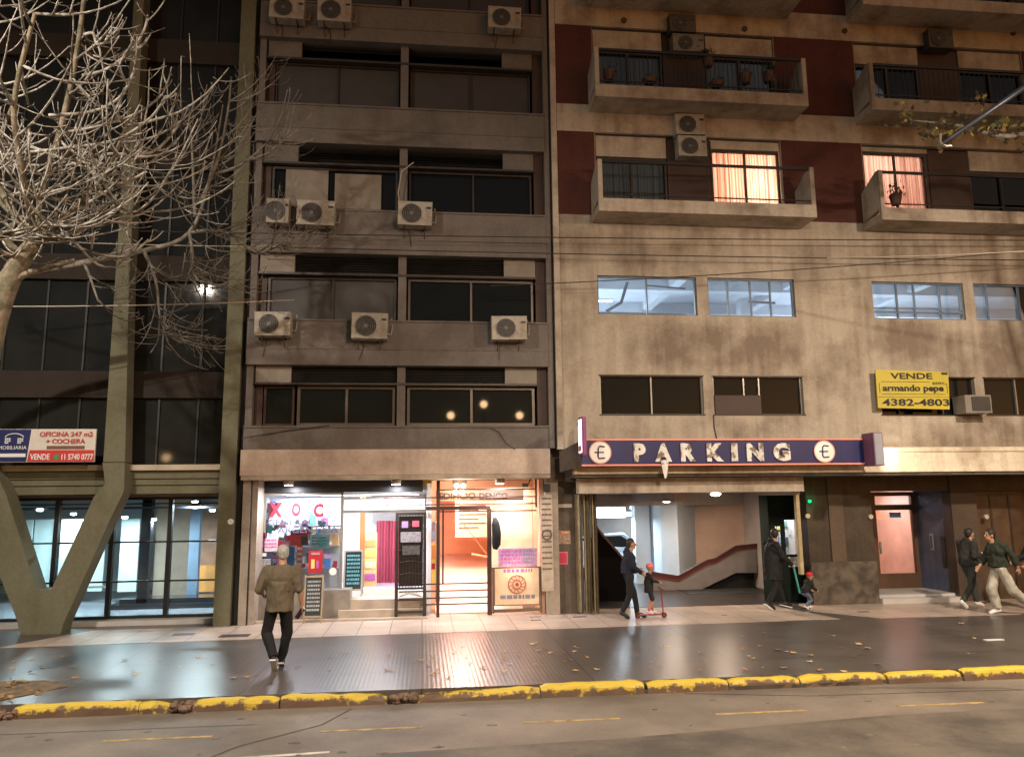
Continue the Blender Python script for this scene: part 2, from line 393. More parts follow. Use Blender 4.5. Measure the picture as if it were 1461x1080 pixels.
o = struct('broken_kerb_rubble', rub, mat('rubble', (.16, .10, .07), .9, .4, 8)); o['kind'] = 'stuff'
gut = MB().box(-60, 70, -6.03, -5.905, -.28, -.10); struct('kerb_base', gut, mat('gutter_dirt', (.06, .045, .035), .9, .4))
rm = MB()
ycol = mat('worn_yellow_line', (.33, .235, .09), .7, .5, 7)
for k in range(-4, 8):
    x0 = -1.18+k*2.385+.02*k; rm.box(x0, x0+1.19, -7.20, -7.14, -.15, -.146)
struct('road_marking', rm, ycol)
struct('road_marking', MB().slab([(-2.3, -8.02), (-.98, -7.93), (-.98, -7.99), (-2.3, -8.09)], -.15, -.146), mat('worn_white_line', (.50, .46, .40), .6, .4, 6))
cr = MB()
def crack(pts, w=.012):
    for a, b in zip(pts, pts[1:]):
        a = Vector((*a, 0)); b = Vector((*b, 0)); n = 6
        for i in range(n):
            p = a.lerp(b, i/n); q = a.lerp(b, (i+1)/n); o = Vector((random.uniform(-.03, .03), random.uniform(-.02, .02), 0))
            d = (q-p).normalized(); s = Vector((-d.y, d.x, 0))*w
            cr.quad(tuple(p-s+Vector((0, 0, -.146))), tuple(q-s+Vector((0, 0, -.146))), tuple(q+s+Vector((0, 0, -.146))), tuple(p+s+Vector((0, 0, -.146))))
crack([(-2.6, -8.6), (-2.0, -7.6), (-1.2, -6.9), (-.9, -6.2)], .010); crack([(3.6, -6.1), (5.2, -6.5), (7.6, -6.6), (12, -6.9)], .008)
crack([(6.2, -6.2), (8.0, -6.5), (9.5, -7.6)], .007); crack([(-8, -6.7), (-2, -6.75)], .006)
struct('road_crack', cr, mat('crack_tar', (.05, .04, .035), .8, .3))
sp_ = MB(); rs = random.Random(31)
for i in range(60):
    cx_, cy_ = rs.uniform(-7, 13), rs.uniform(-9.2, -6.2); n_ = 9; rr_ = rs.uniform(.01, .045)
    sp_.slab([(cx_+rr_*rs.uniform(.6, 1.4)*1.6*math.cos(6.283*k/n_), cy_+rr_*rs.uniform(.6, 1.3)*math.sin(6.283*k/n_)) for k in range(n_)], -.1499, -.1455)
o = struct('road_spots', sp_, mat('road_spot', (.13, .11, .09), .8, .5, 9)); o['kind'] = 'stuff'
pt = MB()
pt.slab([(-.4, -8.1), (2.3, -7.95), (5.6, -7.55), (9.5, -7.45), (16, -7.6), (16, -16), (-6, -16), (-3.5, -8.6)], -.15, -.147)
struct('road_patch', pt, stained('tar_patch', (.075, .065, .056), (.15, .125, .10), .9, rough=.6, streak=False, sc=.9, lo=.4, hi=.6))

# ================================================================== RIGHT BUILDING
B3 = thing('apartment_building', 'cream apartment block with red brick panels, balconies and a garage at street level', 'building', (8.5, .5, 0))
X3a, X3b = 2.95, 19.
holes = []
PER = 6.72
gw = [(3.96, 6.32), (6.59, 8.72)]; gw2 = [(3.95, 6.36), (6.60, 8.76)]
allw = [(a+PER*k, b+PER*k) for k in (0, 1) for a, b in gw]; allw2 = [(a+PER*k, b+PER*k) for k in (0, 1) for a, b in gw2]
for a, b in allw: holes.append((a, b, 6.68, 7.60))
for a, b in allw2: holes.append((a, b, 4.36, 5.28))
lev = [9.05+2.74*k for k in range(3)]
for z in lev:
    for k in (0, 1): holes.append((4.0+PER*k, 8.6+PER*k, z+.02, z+2.04))
wall(MB(), X3a, X3b, 3.60, 17.4, 0, .22, holes).build('wall', M_CREAM, B3)
MB().box(X3a-.002, X3a+.13, -.05, -.001, 3.6, 17.3).build('pilaster', M_BAND, B3)
# pale band between storeys and brick panels
for k, z in enumerate(lev):
    zb = z+2.05
    MB().box(X3a+.14, X3b, -.035, -.002, zb, z+2.735).build('floor_band', M_BAND, B3)
    for x0, x1 in ((X3a+.14, 3.98), (8.62, 10.70), (15.34, 17.6)):
        MB().box(x0, x1, -.012, -.001, z, zb-.001).build('brick_panel', M_BRICK, B3)
# upper windows and balcony recess fillings
M_LITC = None
def curtain_mat(name, col, e1, s, fold=26., base=(.6, .3, .2)):
    m = bpy.data.materials.new(name); m.use_nodes = True; n = m.node_tree.nodes; l = m.node_tree.links; b = n['Principled BSDF']
    tc = n.new('ShaderNodeTexCoord'); wv = n.new('ShaderNodeTexWave'); wv.bands_direction = 'X'; wv.inputs['Scale'].default_value = fold/6.28; wv.inputs['Distortion'].default_value = 1.5; wv.inputs['Detail'].default_value = 1; wv.inputs['Detail Scale'].default_value = .6
    l.new(tc.outputs['Object'], wv.inputs['Vector'])
    mr = n.new('ShaderNodeMapRange'); mr.inputs[3].default_value = .55; mr.inputs[4].default_value = 1.1; l.new(wv.outputs[0], mr.inputs[0])
    vm = n.new('ShaderNodeVectorMath'); vm.operation = 'SCALE'; vm.inputs[0].default_value = col; l.new(mr.outputs[0], vm.inputs['Scale'])
    l.new(vm.outputs[0], b.inputs['Base Color']); b.inputs['Roughness'].default_value = .9
    if s:
        # sheer lit cloth: lets the room light through
        b.inputs['Transmission Weight'].default_value = 0.
        tr = n.new('ShaderNodeBsdfTranslucent'); l.new(vm.outputs[0], tr.inputs[0])
        mx = n.new('ShaderNodeMixShader'); mx.inputs[0].default_value = .8
        l.new(b.outputs[0], mx.inputs[1]); l.new(tr.outputs[0], mx.inputs[2]); l.new(mx.outputs[0], n['Material Output'].inputs[0])
    return m
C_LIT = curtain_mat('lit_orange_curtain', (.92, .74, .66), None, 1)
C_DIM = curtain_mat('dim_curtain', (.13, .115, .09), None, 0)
def cloth(parent, x0, x1, z0, z1, y, m, name='curtain'):
    mb = MB(); n = int((x1-x0)/.03); 
    for i in range(n):
        a = x0+(x1-x0)*i/n; b = x0+(x1-x0)*(i+1)/n
        fn = lambda q: y+.03*math.sin(q*31+3*math.sin(q*5.3)+1.7*math.sin(q*13.7))+.012*math.sin(q*71); ya = fn(a); yb = fn(b)
        mb.quad((a, ya, z0), (b, yb, z0), (b, yb, z1), (a, ya, z1))
    return mb.build(name, m, parent, smooth=True)
for k, z in enumerate(lev):
    for q in (0, 1):
        o = PER*q; zt = z+2.04
        litR = (k == 0 and q == 0); litL = (k == 0 and q == 1)
        bx = .56 if not litL else .16
        br = .56 if not litR else .26
        MB().box(4.02+o, 5.74+o, .03, .16, zt-bx, zt-.03).build('shutter_box', M_BAND, B3)
        MB().box(6.86+o, 8.58+o, .03, .16, zt-br, zt-.03).build('shutter_box', M_BAND, B3)
        MB().box(5.77+o, 6.83+o, .06, .20, z+.03, zt-.001).build('centre_panel', M_BROWN, B3)
        MB().box(4.0+o, 8.6+o, 0.0, .02, zt-.045, zt-.0).build('lintel_shadow_gap', M_BLACK, B3)
        wL = window(B3, 4.02+o, 5.75+o, z+.04, zt-bx-.01, .08, (.5,), M_DARK, M_GLASS, .05, label='window lit orange behind curtains' if litL else None)
        wR = window(B3, 6.85+o, 8.58+o, z+.04, zt-br-.01, .08, (.5,), M_DARK, M_GLASS, .05, label='window lit orange behind curtains' if litR else None)
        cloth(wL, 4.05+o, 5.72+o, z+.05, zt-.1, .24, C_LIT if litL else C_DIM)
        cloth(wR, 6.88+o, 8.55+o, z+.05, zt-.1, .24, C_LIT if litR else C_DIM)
        for lit, x0, x1, w in ((litL, 3.9+o, 5.75+o, wL), (litR, 6.85+o, 8.7+o, wR)):
            # small room behind: walls
            mm = mat('warm_room_wall', (.75, .5, .36), .9, .05) if lit else M_VOID
            r = MB(); r.box(x0, x1, 2.3, 2.35, z, zt+.3).box(x0-.04, x0, .3, 2.35, z, zt+.3).box(x1, x1+.04, .3, 2.35, z, zt+.3).box(x0, x1, .3, 2.3, zt+.25, zt+.3).box(x0, x1, .3, 2.3, z-.01, z+.01)
            r.build('room', mm, B3)
            if lit:
                lx = x1-.45 if litR and x0 > 6 else (x0+x1)/2
                point('room_lamp', (lx, 1.2, z+1.0 if litR and x0 > 6 else z+1.6), 150 if litR else 85, (1, .64, .44) if litR else (1, .66, .50), .15, B3)
# balconies
def balcony(x0, x1, z, nrail, lab, plants=False):
    b = MB(); yf = -.8
    b.box(x0, x1, yf, -.036, z-.20, z-.02)
    b.box(x0, x1, yf, yf+.10, z-.019, z+.10)
    for a, c in ((x0, x0+.10), (x1-.10, x1)):
        b.add([(a, yf, z+.101), (c, yf, z+.101), (c, -.036, z-.019), (a, -.036, z-.019), (a, yf, z+1.02), (c, yf, z+1.02), (c, yf+.14, z+1.02), (a, yf+.14, z+1.02), (c, -.036, z+.72), (a, -.036, z+.72)],
              [(0, 1, 5, 4), (4, 5, 6, 7), (7, 6, 8, 9), (9, 8, 2, 3), (0, 4, 7, 9, 3), (1, 2, 8, 6, 5), (0, 3, 2, 1)])
    o = b.build('balcony', M_BAND, B3, label=lab)
    r = MB(); a, c = x0+.10, x1-.10
    r.box(a, c, yf+.03, yf+.08, z+.96, z+1.02).box(a, c, yf+.045, yf+.07, z+.20, z+.225)
    for i in range(1, nrail):
        xx = a+(c-a)*i/nrail; r.box(xx-.007, xx+.007, yf+.05, yf+.064, z+.101, z+.96)
    r.build('railing', M_BLACK, o)
    return o
for k, z in enumerate(lev):
    for q in (0, 1):
        balcony(3.86+PER*q, 8.98+PER*q+(1.2 if q else 0), z+.0, 2 if (k == 0) else 46, None)
# air vents under bands etc.
for px, py in ((890, 30), (1062, 42), (1205, 45), (1445, 48)):
    p = at(px, py, -.04); MB().disc((p.x, -.07, p.z), .07, -.036, 12).build('vent_outlet', M_RUST, B3)
# garage-level lit windows
for i, (a, b) in enumerate(allw):
    div = [(.5,), (.24, .5, .73), (.28, .47, .75), (.18, .58, .8)][i]
    window(B3, a, b, 6.68, 7.60, .06, div, mat('blue_grey_frame', (.13, .16, .20), .5, .1), M_GLASS, .035, label='window lit blue white from the garage floor', hdiv=(() if i != 2 else (.2,)))
for i, (a, b) in enumerate(allw2):
    window(B3, a, b, 4.36, 5.28, .07, [(.5,), (.35, .52), (.2, .66), (.4,)][i], M_ALU if i != 2 else M_BRONZE, M_DGLASS, .035)
    MB().box(a-.03, b+.03, -.004, .07, 5.255, 5.285).build('window_lintel', M_BLACK, B3)
    MB().box(a-.03, b+.03, -.004, .07, 4.352, 4.385).build('window_sill', M_BLACK, B3)
MB().box(6.62, 7.72, -.01, .06, 4.36, 4.82).build('vent_panel', M_BROWN, B3)
MB().box(X3a, X3b, 1.2, 1.25, 3.6, 6.0).build('rear_partition', M_VOID, B3)
# upper garage deck, visible through the lit windows
gd = MB(); GR = mat('garage_deck_paint', (.74, .78, .82), .7, .12, 1.5)
gd.box(X3a, X3b, .22, 8, 6.0, 6.1).box(X3a, X3b, .22, 8, 8.25, 8.35).box(X3a, X3b, 7.9, 8, 6.1, 8.25).box(X3a, X3a+.05, .22, 8, 6.1, 8.25).box(X3b-.05, X3b, .22, 8, 6.1, 8.25)
gd.build('upper_garage_deck', GR, B3)
bm_ = MB()
for yy in (2.4, 4.9): bm_.box(X3a+.06, X3b-.06, yy, yy+.3, 7.95, 8.249)
for xx in (6.45, 9.6, 13.2): bm_.box(xx, xx+.25, .3, 7.8, 8.02, 8.249)
bm_.box(8.75, 9.1, 3.2, 3.5, 6.1, 8.0).box(13.1, 13.4, 4.2, 4.5, 6.1, 8.0)
bm_.build('deck_beam', GR, B3)
pp = MB(); PM = mat('pipe_grey', (.18, .2, .23), .5, .1)
pp.tube([(4.0, 1.0, 6.95), (4.4, 1.05, 6.98), (6.4, 1.0, 6.95)], .02).tube([(4.35, .8, 6.95), (4.8, 1.1, 7.25), (5.1, 1.6, 7.9)], .04)
pp.tube([(5.5, 1.3, 7.75), (6.4, 1.0, 7.6)], .025).tube([(10.6, 1.0, 7.1), (13.2, 1.0, 7.1)], .025).tube([(10.6, 1.2, 7.25), (13.2, 1.2, 7.25)], .02).tube([(10.7, .8, 6.86), (12.2, .9, 6.84)], .03)
pp.tube([(10.95, .9, 7.5), (11.2, .9, 7.2)], .03).tube([(8.0, 1.0, 7.3), (8.7, 1.0, 7.28)], .03)
pp.build('pipe', PM, B3)
TUBE = emis('fluorescent_tube', (.80, .92, 1), 9); BULB = emis('ceiling_bulb', (1, .96, .88), 30); WBULB = emis('warm_bulb', (1, .75, .5), 30)
for i, (xx, yy, pw, ln) in enumerate(((4.6, 3.6, 150, 1.2), (5.9, 5.9, 110, 1.2), (8.1, 6.2, 30, 0), (11.2, 3.4, 180, 1.2), (12.4, 6.6, 40, 1.2), (14.8, 6.0, 60, 0))):
    t = thing('ceiling_light', ['fluorescent tube on the upper garage deck, above the left lit window', 'fluorescent tube deeper inside the upper garage deck, left', 'round bright lamp seen through the second lit garage window', 'fluorescent tube inside the third lit garage window', 'far fluorescent tube inside the third lit garage window', 'dim lamp inside the rightmost lit garage window'][i], 'ceiling light', (xx, yy, 7.9))
    if ln:
        MB().box(xx-ln/2, xx+ln/2, yy-.03, yy+.03, 7.92, 7.96).build('tube', TUBE, t); MB().box(xx-ln/2-.03, xx+ln/2+.03, yy-.05, yy+.05, 7.962, 8.0).build('housing', M_WHITE, t)
        area('lamp_light', (xx, yy, 7.90), ln, pw*1.9, (.88, .94, 1), parent=t, sy=.1)
    else:
        p = at(1088, 415, 4.5) if i == 2 else Vector((14.8, 6, 7.7))
        t.location = p; ORG[t.name] = p.copy()
        MB().ell(p, (.10, .10, .09)).build('bulb', BULB, t, True); MB().box(p.x-.02, p.x+.02, p.y-.02, p.y+.02, p.z+.09, 8.2).build('stem', PM, t)
        point('lamp_light', p-Vector((0, 0, .14)), pw, (.95, .95, 1), .06, t)
def car(loc, heading, label, paint, sc=1.):
    t = thing('parked_car', label, 'car', loc); Mx = Matrix.Translation(loc) @ Matrix.Rotation(heading, 4, 'Z') @ Matrix.Scale(sc, 4)
    side = [(-2.05, .35), (-2.1, .62), (-2.0, .86), (-1.25, .95), (-.75, 1.36), (.55, 1.42), (1.15, .98), (1.95, .82), (2.1, .6), (2.1, .35)]
    b = MB(); b.M = Mx
    secs = [(-.82, .0), (-.78, .0), (.78, .0), (.82, .0)]
    n = len(side); vs = []
    for y, sh in ((-.84, .1), (-.6, 0), (.6, 0), (.84, .1)):
        for x, z in side:
            yy = y*(.78 if z > .97 else 1); vs.append((x, yy, z-(sh*.4 if z > .6 else 0)))
    fs = [(r*n+i, r*n+(i+1) % n, (r+1)*n+(i+1) % n, (r+1)*n+i) for r in range(3) for i in range(n)] + [tuple(range(n-1, -1, -1)), tuple(range(3*n, 4*n))]
    b.add(vs, fs); b.build('body', paint, t)
    g = MB(); g.M = Mx
    for s in (-1, 1):
        y = s*.70; g.add([(-1.1, y, .98), (-.70, y*.97, 1.29), (.45, y*.97, 1.33), (.98, y, .99), (-1.1, y+s*.02, .98), (-.70, y*.97+s*.02, 1.29), (.45, y*.97+s*.02, 1.33), (.98, y+s*.02, .99)], [(0, 1, 2, 3), (7, 6, 5, 4)])
    g.add([(.64, -.58, 1.38), (.64, .58, 1.38), (1.16, .62, 1.0), (1.16, -.62, 1.0)], [(0, 1, 2, 3)]); g.build('window', M_DGLASS, t)
    for sx in (-1.3, 1.3):
        for s in (-1, 1):
            w = MB(); w.M = Mx; w.tube([(sx, s*.66, .31), (sx, s*.87, .31)], .31, 18); o = w.build('wheel', M_BLACK, t)
            h = MB(); h.M = Mx; h.tube([(sx, s*.871, .31), (sx, s*.88, .31)], .18, 14); h.build('rim', M_ALU, o)
    for s in (-.6, .6):
        h = MB(); h.M = Mx; h.box(2.08, 2.12, s-.17, s+.17, .6, .72); h.build('headlight', mat('headlamp_lens', (.8, .82, .85), .1, 0), t)
car(Vector((8.0, 4.6, 6.1)), R(15), 'dark car on the upper garage deck, seen through a lit window', mat('car_paint_dark', (.02, .025, .035), .25, 0, coat=1))

# ground floor fascia, soffit and dark wall
YG = .85
fas = MB(); fas.box(X3a+.32, X3b, -.30, -.0, 3.04, 3.56); fas.box(X3a+.32, X3b, -.33, -.301, 3.50, 3.585); fas.box(X3a+.32, X3b, -.325, -.301, 3.04, 3.10)
fas.box(X3a+.32, X3b, -.30, .0, 3.561, 3.60)
fas.build('fascia', M_FASCIA, B3)
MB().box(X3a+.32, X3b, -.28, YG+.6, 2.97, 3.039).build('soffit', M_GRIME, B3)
MB().box(3.42, 8.62, .0, .35, 2.63, 2.96).build('garage_beam', M_BAND, B3)
xdw0, xdw1 = 9.08, 10.72
dw = MB(); wall(dw, xdw0, X3b, .0, 2.969, YG, .3, [(10.72, 12.75, .0, 2.62), (13.45, 15.6, 0., 2.6)]); dw.build('ground_floor_wall', M_DARKWALL, B3)
MB().box(xdw0, 10.715, YG-.05, YG-.002, .0, .98).build('wall_base', M_DADO, B3)
MB().box(9.62, 9.98, YG-.04, YG-.002, .985, 2.96).build('pilaster', stained('brown_pilaster', (.12, .085, .06), (.06, .045, .035), .6), B3)
MB().box(12.76, 13.42, YG-.04, YG-.002, .0, 2.96).build('pilaster', stained('brown_pilaster_b', (.10, .07, .05), (.06, .045, .035), .6), B3)
MB().box(15.0, 15.4, YG-.04, YG-.002, .0, 2.96).build('pilaster', MATS['brown_pilaster_b'], B3)
# yellowish garage post and folded gate
MB().box(8.60, 8.68, .38, .50, .75, 2.96).build('garage_post', mat('yellowed_post', (.42, .33, .18), .6, .25, 6), B3)
# recessed doorway with blue tiled side wall
xb0, xb1 = XX(1250, 780, 2.2), XX(1306, 780, 2.2)
rec = MB()
rec.box(10.60, 10.72, YG+.31, 2.35, 0, 2.7)
rec.build('doorway_return', M_DARKWALL, B3)
BT = stained('blue_tile', (.10, .12, .19), (.05, .055, .075), .7, rough=.25, sc=1.2)
MB().slab([(xb1+.06, 2.2), (12.76, YG+.302), (12.95, YG+.302), (xb1+.25, 2.4)], .0, 2.65).build('doorway_side_wall', BT, B3)
MB().box(10.6, 12.9, YG+.3, 2.5, 2.63, 2.70).build('doorway_ceiling', M_WHITE, B3)
MB().box(10.73, 12.74, YG-.15, 2.3, .0, .12).box(10.73, 12.74, YG+.1, 2.3, .121, .18).build('doorstep', mat('pale_marble', (.5, .48, .46), .3, .1), B3)
dr = MB(); y = 2.15
dr.box(xb0-.25, xb0+.04, y, y+.1, .18, 2.6).box(xb1-.04, xb1+.08, y, y+.1, .18, 2.6).box(xb0+.04, xb1-.04, y, y+.1, 2.14, 2.28).box(xb0+.04, xb1-.04, y, y+.1, 2.5, 2.6).box(xb0+.04, xb1-.04, y, y+.1, .18, .55)
door = dr.build('entrance_door', mat('bronze_door_frame', (.10, .055, .035), .4, .2), B3, label='lit glazed entrance door with bronze frame')
MB().box(xb0+.04, xb1-.04, y+.03, y+.05, .56, 2.13).build('pane', glassmat('door_glass', (.97, .88, .85)), door)
MB().box(xb0+.04, xb1-.04, y+.03, y+.05, 2.285, 2.495).build('fanlight', M_GLASS, door)
MB().box(xb0+.05, xb0+.09, y-.06, y-.01, 1.05, 1.35).build('handle', M_ALU, door)
MB().box(xb0+.42, xb0+.72, y-.004, y+.029, 1.95, 2.08).build('number_plate', mat('blue_plate', (.15, .3, .6), .4, 0), door)
hall = MB(); hm = mat('hall_wood', (.62, .45, .38), .6, .15, 2)
hall.box(xb0-.4, xb1+.4, 5.2, 5.3, 0, 2.9).box(xb0-.5, xb0-.4, 2.4, 5.2, 0, 2.9).box(xb1+.4, xb1+.5, 2.42, 5.2, 0, 2.9).box(xb0-.4, xb1+.4, 2.4, 5.2, .0, .17).box(xb0-.4, xb1+.4, 2.3, 5.2, 2.75, 2.9)
for i in range(9): hall.box(xb0-.35+i*.22, xb0-.33+i*.22, 5.17, 5.199, .2, 2.7)
hall.build('entrance_hall', hm, B3)
area('hall_light', ((xb0+xb1)/2, 3.4, 2.7), .8, 70, (1, .84, .80), parent=B3)
# slim intercom panel on the blue wall and the next wooden door
ip = MB(); pA = Vector((xb1+.06, 2.2, 0)); pB = Vector((12.76, YG+.302, 0)); dd = (pB-pA).normalized(); nn = Vector((dd.y, -dd.x, 0)) if dd.y < 0 else Vector((-dd.y, dd.x, 0))
def onblue(t, z, off): 
    q = pA.lerp(pB, t)+nn*off; return (q.x, q.y, z)
nn = Vector((-abs(dd.y), -abs(dd.x), 0)).normalized()
for (t0, t1, z0, z1, mm, nm) in ((.50, .60, 1.15, 1.55, M_ALU, 'intercom_panel'), (.88, .99, .75, 1.5, M_BLACK, 'letter_box')):
    vs = [onblue(t, z, o_) for o_ in (.002, .03) for t, z in ((t0, z0), (t1, z0), (t1, z1), (t0, z1))]
    MB().add(vs, [(0, 1, 2, 3), (7, 6, 5, 4), (0, 4, 5, 1), (1, 5, 6, 2), (2, 6, 7, 3), (3, 7, 4, 0)]).build(nm, mm, B3)
vs = [onblue(t, z, o_) for o_ in (.031, .034) for t, z in ((.515, 1.19), (.585, 1.19), (.585, 1.51), (.515, 1.51))]
MB().add(vs, [(0, 1, 2, 3), (7, 6, 5, 4), (0, 4, 5, 1), (1, 5, 6, 2), (2, 6, 7, 3), (3, 7, 4, 0)]).build('intercom_face', BT, B3)
MB().box(13.45, 15.6, YG+.15, YG+.2, 0, 2.6).build('wooden_door', mat('dark_wood_door', (.085, .05, .028), .5, .3, 5), B3)
for xx in (13.9, 14.4, 14.9): MB().box(xx, xx+.05, YG+.13, YG+.149, .1, 2.5).build('door_rib', M_DARK, B3)
for i, (px, py, c) in enumerate(((1153, 736, M_WHITE), (1243, 737, M_WHITE), (1408, 737, M_WHITE))):
    p = at(px, py, YG-.05); t = thing('number_disc', ['small oval number plate by the garage post', 'small oval number plate left of the lit doorway', 'small oval number plate left of the brown wooden door'][i], 'plate', p)
    MB().disc((p.x, p.y, p.z), .055, YG-.003 if i else YG-.003, 18).build('plate', mat('enamel', (.5, .45, .36), .3, .1), t)
p = at(1155, 715, YG-.06); t = thing('signal_lamp', 'small glowing green lamp on the dark wall beside the garage', 'lamp', p)
MB().ell(p, (.035, .05, .04)).build('lens', emis('green_led', (.0, .75, .16), 1.6), t, True); MB().box(p.x-.05, p.x+.05, p.y+.03, YG-.003, p.z-.05, p.z+.05).build('housing', M_BLACK, t)
point('lamp_light', p-Vector((0, .1, 0)), 1.2, (.05, 1, .4), .03, t)

# ---------------- garage mouth interior
gi = MB(); GW = mat('garage_wall_paint', (.46, .41, .38), .8, .15, 1.5); gx0, gx1 = 3.55, 9.35
gi.box(gx0-.1, gx1+.1, .9, 13.0, 2.64, 2.74)                      # ceiling
gi.box(gx0-.1, gx1+.1, 12.9, 13, 0, 2.64)
gi.box(gx1, gx1+.1, .9, 13, 0, 2.64)
gi.box(gx0-.1, gx0, 1.2, 12.9, 0, 2.64)
gi.build('garage_interior', GW, B3)
MB().box(gx0, gx1, 1.21, 12.9, .0, .012).build('garage_floor', mat('garage_asphalt', (.03, .026, .025), .35, .3, 2), B3)
MB().box(3.65, 9.34, 5.2, 5.6, 2.30, 2.639).box(6.0, 6.3, 1.3, 5.19, 2.42, 2.639).build('ceiling_beam', GW, B3)
# pillars and bluish white wall boxes
BW = mat('bluish_white_wall', (.55, .63, .70), .6, .06)
MB().box(XX(907, 780, 6.2), XX(928, 780, 6.2), 6.2, 6.6, 0, 2.64).build('pillar', BW, B3)
MB().box(XX(929, 780, 6.4), XX(944, 780, 6.4), 6.45, 6.5, 0, 2.64).build('service_door', GW, B3)
a, c = at(944, 780, 5.4), at(968, 780, 4.9); e = at(993, 780, 5.9)
MB().slab([(a.x, 5.4), (c.x, 4.9), (e.x, 5.9), (a.x, 6.4)], 0, 2.4).build('lift_shaft', BW, B3)
MB().slab([(e.x, 5.91), (XX(1092, 780, 5.0), 5.0), (XX(1092, 780, 5.0), 5.2), (e.x, 6.1)], 0, 2.5).build('ramp_side_wall', mat('salmon_wall', (.56, .40, .31), .8, .15, 1.5), B3)
# ascending ramp parapet with dark red stripe
yp = 4.4
top = [(930, 816), (968, 822), (993, 808), (1010, 799), (1021, 797), (1050, 779), (1080, 776)]; bot = [(1080, 817), (1050, 817), (1000, 842), (990, 851), (930, 851)]
tw = [(at(x, y, yp).x, at(x, y, yp).z) for x, y in top]; bw = [(at(x, y, yp).x, max(.0, at(x, y, yp).z)) for x, y in bot]
MB().prism(tw+bw, yp, yp+.15).build('ramp_parapet', mat('grey_parapet', (.18, .16, .15), .7, .15), B3)
st = MB()
for (x0, z0), (x1, z1) in zip(tw, tw[1:]): st.prism([(x0, z0+.02), (x1, z1+.02), (x1, z1-.09), (x0, z0-.09)], yp-.02, yp-.001)
st.build('ramp_stripe', mat('maroon_stripe', (.05, .010, .010), .5, .1), B3)
st = MB()
for (x0, z0), (x1, z1) in zip(tw, tw[1:]): st.prism([(x0, z0-.095), (x1, z1-.095), (x1, z1-.13), (x0, z0-.13)], yp-.02, yp-.001)
st.build('ramp_stripe', mat('red_stripe', (.16, .025, .02), .5, .1), B3)
MB().box(tw[-2][0]-1.2, 9.3, yp+.2, yp+.3, 0, .5).build('under_ramp_dark', M_VOID, B3)  # black panel standing in for the darkness under the ramp
MB().box(XX(990, 850, 3), 9.2, 3.3, yp-.03, .012, .02).build('ramp_floor', M_VOID, B3)
# dark slanted parapet of the descending ramp on the left
yl = 2.4
pl = [(at(x, y, yl).x, max(.0, at(x, y, yl).z)) for x, y in ((846, 740), (856, 757), (897, 806), (899, 868), (846, 872))]
MB().prism(pl, yl, yl+.18).build('stair_parapet', mat('dark_plum_wall', (.004, .003, .003), .9, .2, spec=.1), B3)
MB().prism([(pl[1][0]-.1, pl[1][1]+.13), (pl[2][0], pl[2][1]+.04), (pl[2][0], pl[2][1]-.03), (pl[1][0]-.1, pl[1][1]+.05)], yl-.04, yl-.001).build('handrail', mat('brown_rail', (.12, .06, .04), .5, .2), B3)
# attendant booth
bo = MB(); bx0, bx1 = XX(1090, 780, 1.8), 9.3; BG = mat('booth_green_black', (.010, .015, .012), .9, .2, spec=.1)
wx0, wx1 = XX(1120, 760, 1.5), XX(1143, 760, 1.5)
wall(bo, bx0+.1, bx1, 0, 2.55, 1.5, .06, [(wx0, wx1, 1.12, 1.95), (XX(1106, 760, 1.5), XX(1115, 760, 1.5), 1.22, 1.80)])
bo.box(bx0+.02, bx0+.1, 1.5, 2.0, 0, 2.55)
bo.build('attendant_booth', BG, B3)
MB().box(bx0+.12, 9.3, 2.0, 2.05, .9, 2.5).build('booth_back_wall', M_WHITE, B3)
area('booth_light', ((wx0+wx1)/2-.1, 1.75, 2.4), .4, 26, (.9, .95, 1), parent=B3)
for i, (dx, dz, w, h, c) in enumerate(((.02, .55, .16, .24, (.75, .6, .15)), (.2, .62, .1, .14, (.2, .35, .3)), (.05, .08, .12, .3, (.5, .6, .7)), (.22, .2, .08, .16, (.15, .15, .25)), (.33, .42, .05, .2, (.6, .62, .6)))):
    MB().box(wx0+dx, wx0+dx+w, 1.97, 1.99, 1.15+dz, 1.15+dz+h).build('notice', mat('notice_%d' % i, c, .7, .1), B3)
MB().box(wx0+.03, wx1-.05, 1.47, 1.499, .83, 1.06).build('notice', mat('notice_board', (.42, .40, .36), .7, .4, 20), B3)
car(Vector((at(872, 800, 8.).x, 8.6, .012)), R(-12), 'silver and black car parked inside the street garage', mat('car_paint_silver', (.35, .38, .42), .25, 0, coat=1))
for i, (px, py, yy, warm) in enumerate(((1021, 702, 2.4, 1), (951, 714, 3.6, 1))):
    p = at(px, py, yy); p.z = 2.60 if i == 0 else p.z; t = thing('ceiling_light', ['round downlight nearer the mouth of the garage ceiling', 'round downlight deeper in the garage ceiling'][i], 'ceiling light', p)
    MB().ell(p, (.13, .13, .055)).build('bulb', WBULB, t, True); MB().tube([p+Vector((0, 0, .02)), p+Vector((0, 0, .038))], .13, 18).build('housing', M_WHITE, t)
    area('lamp_light', p-Vector((0, 0, .08)), .15, 60, (1, .76, .58), parent=t)
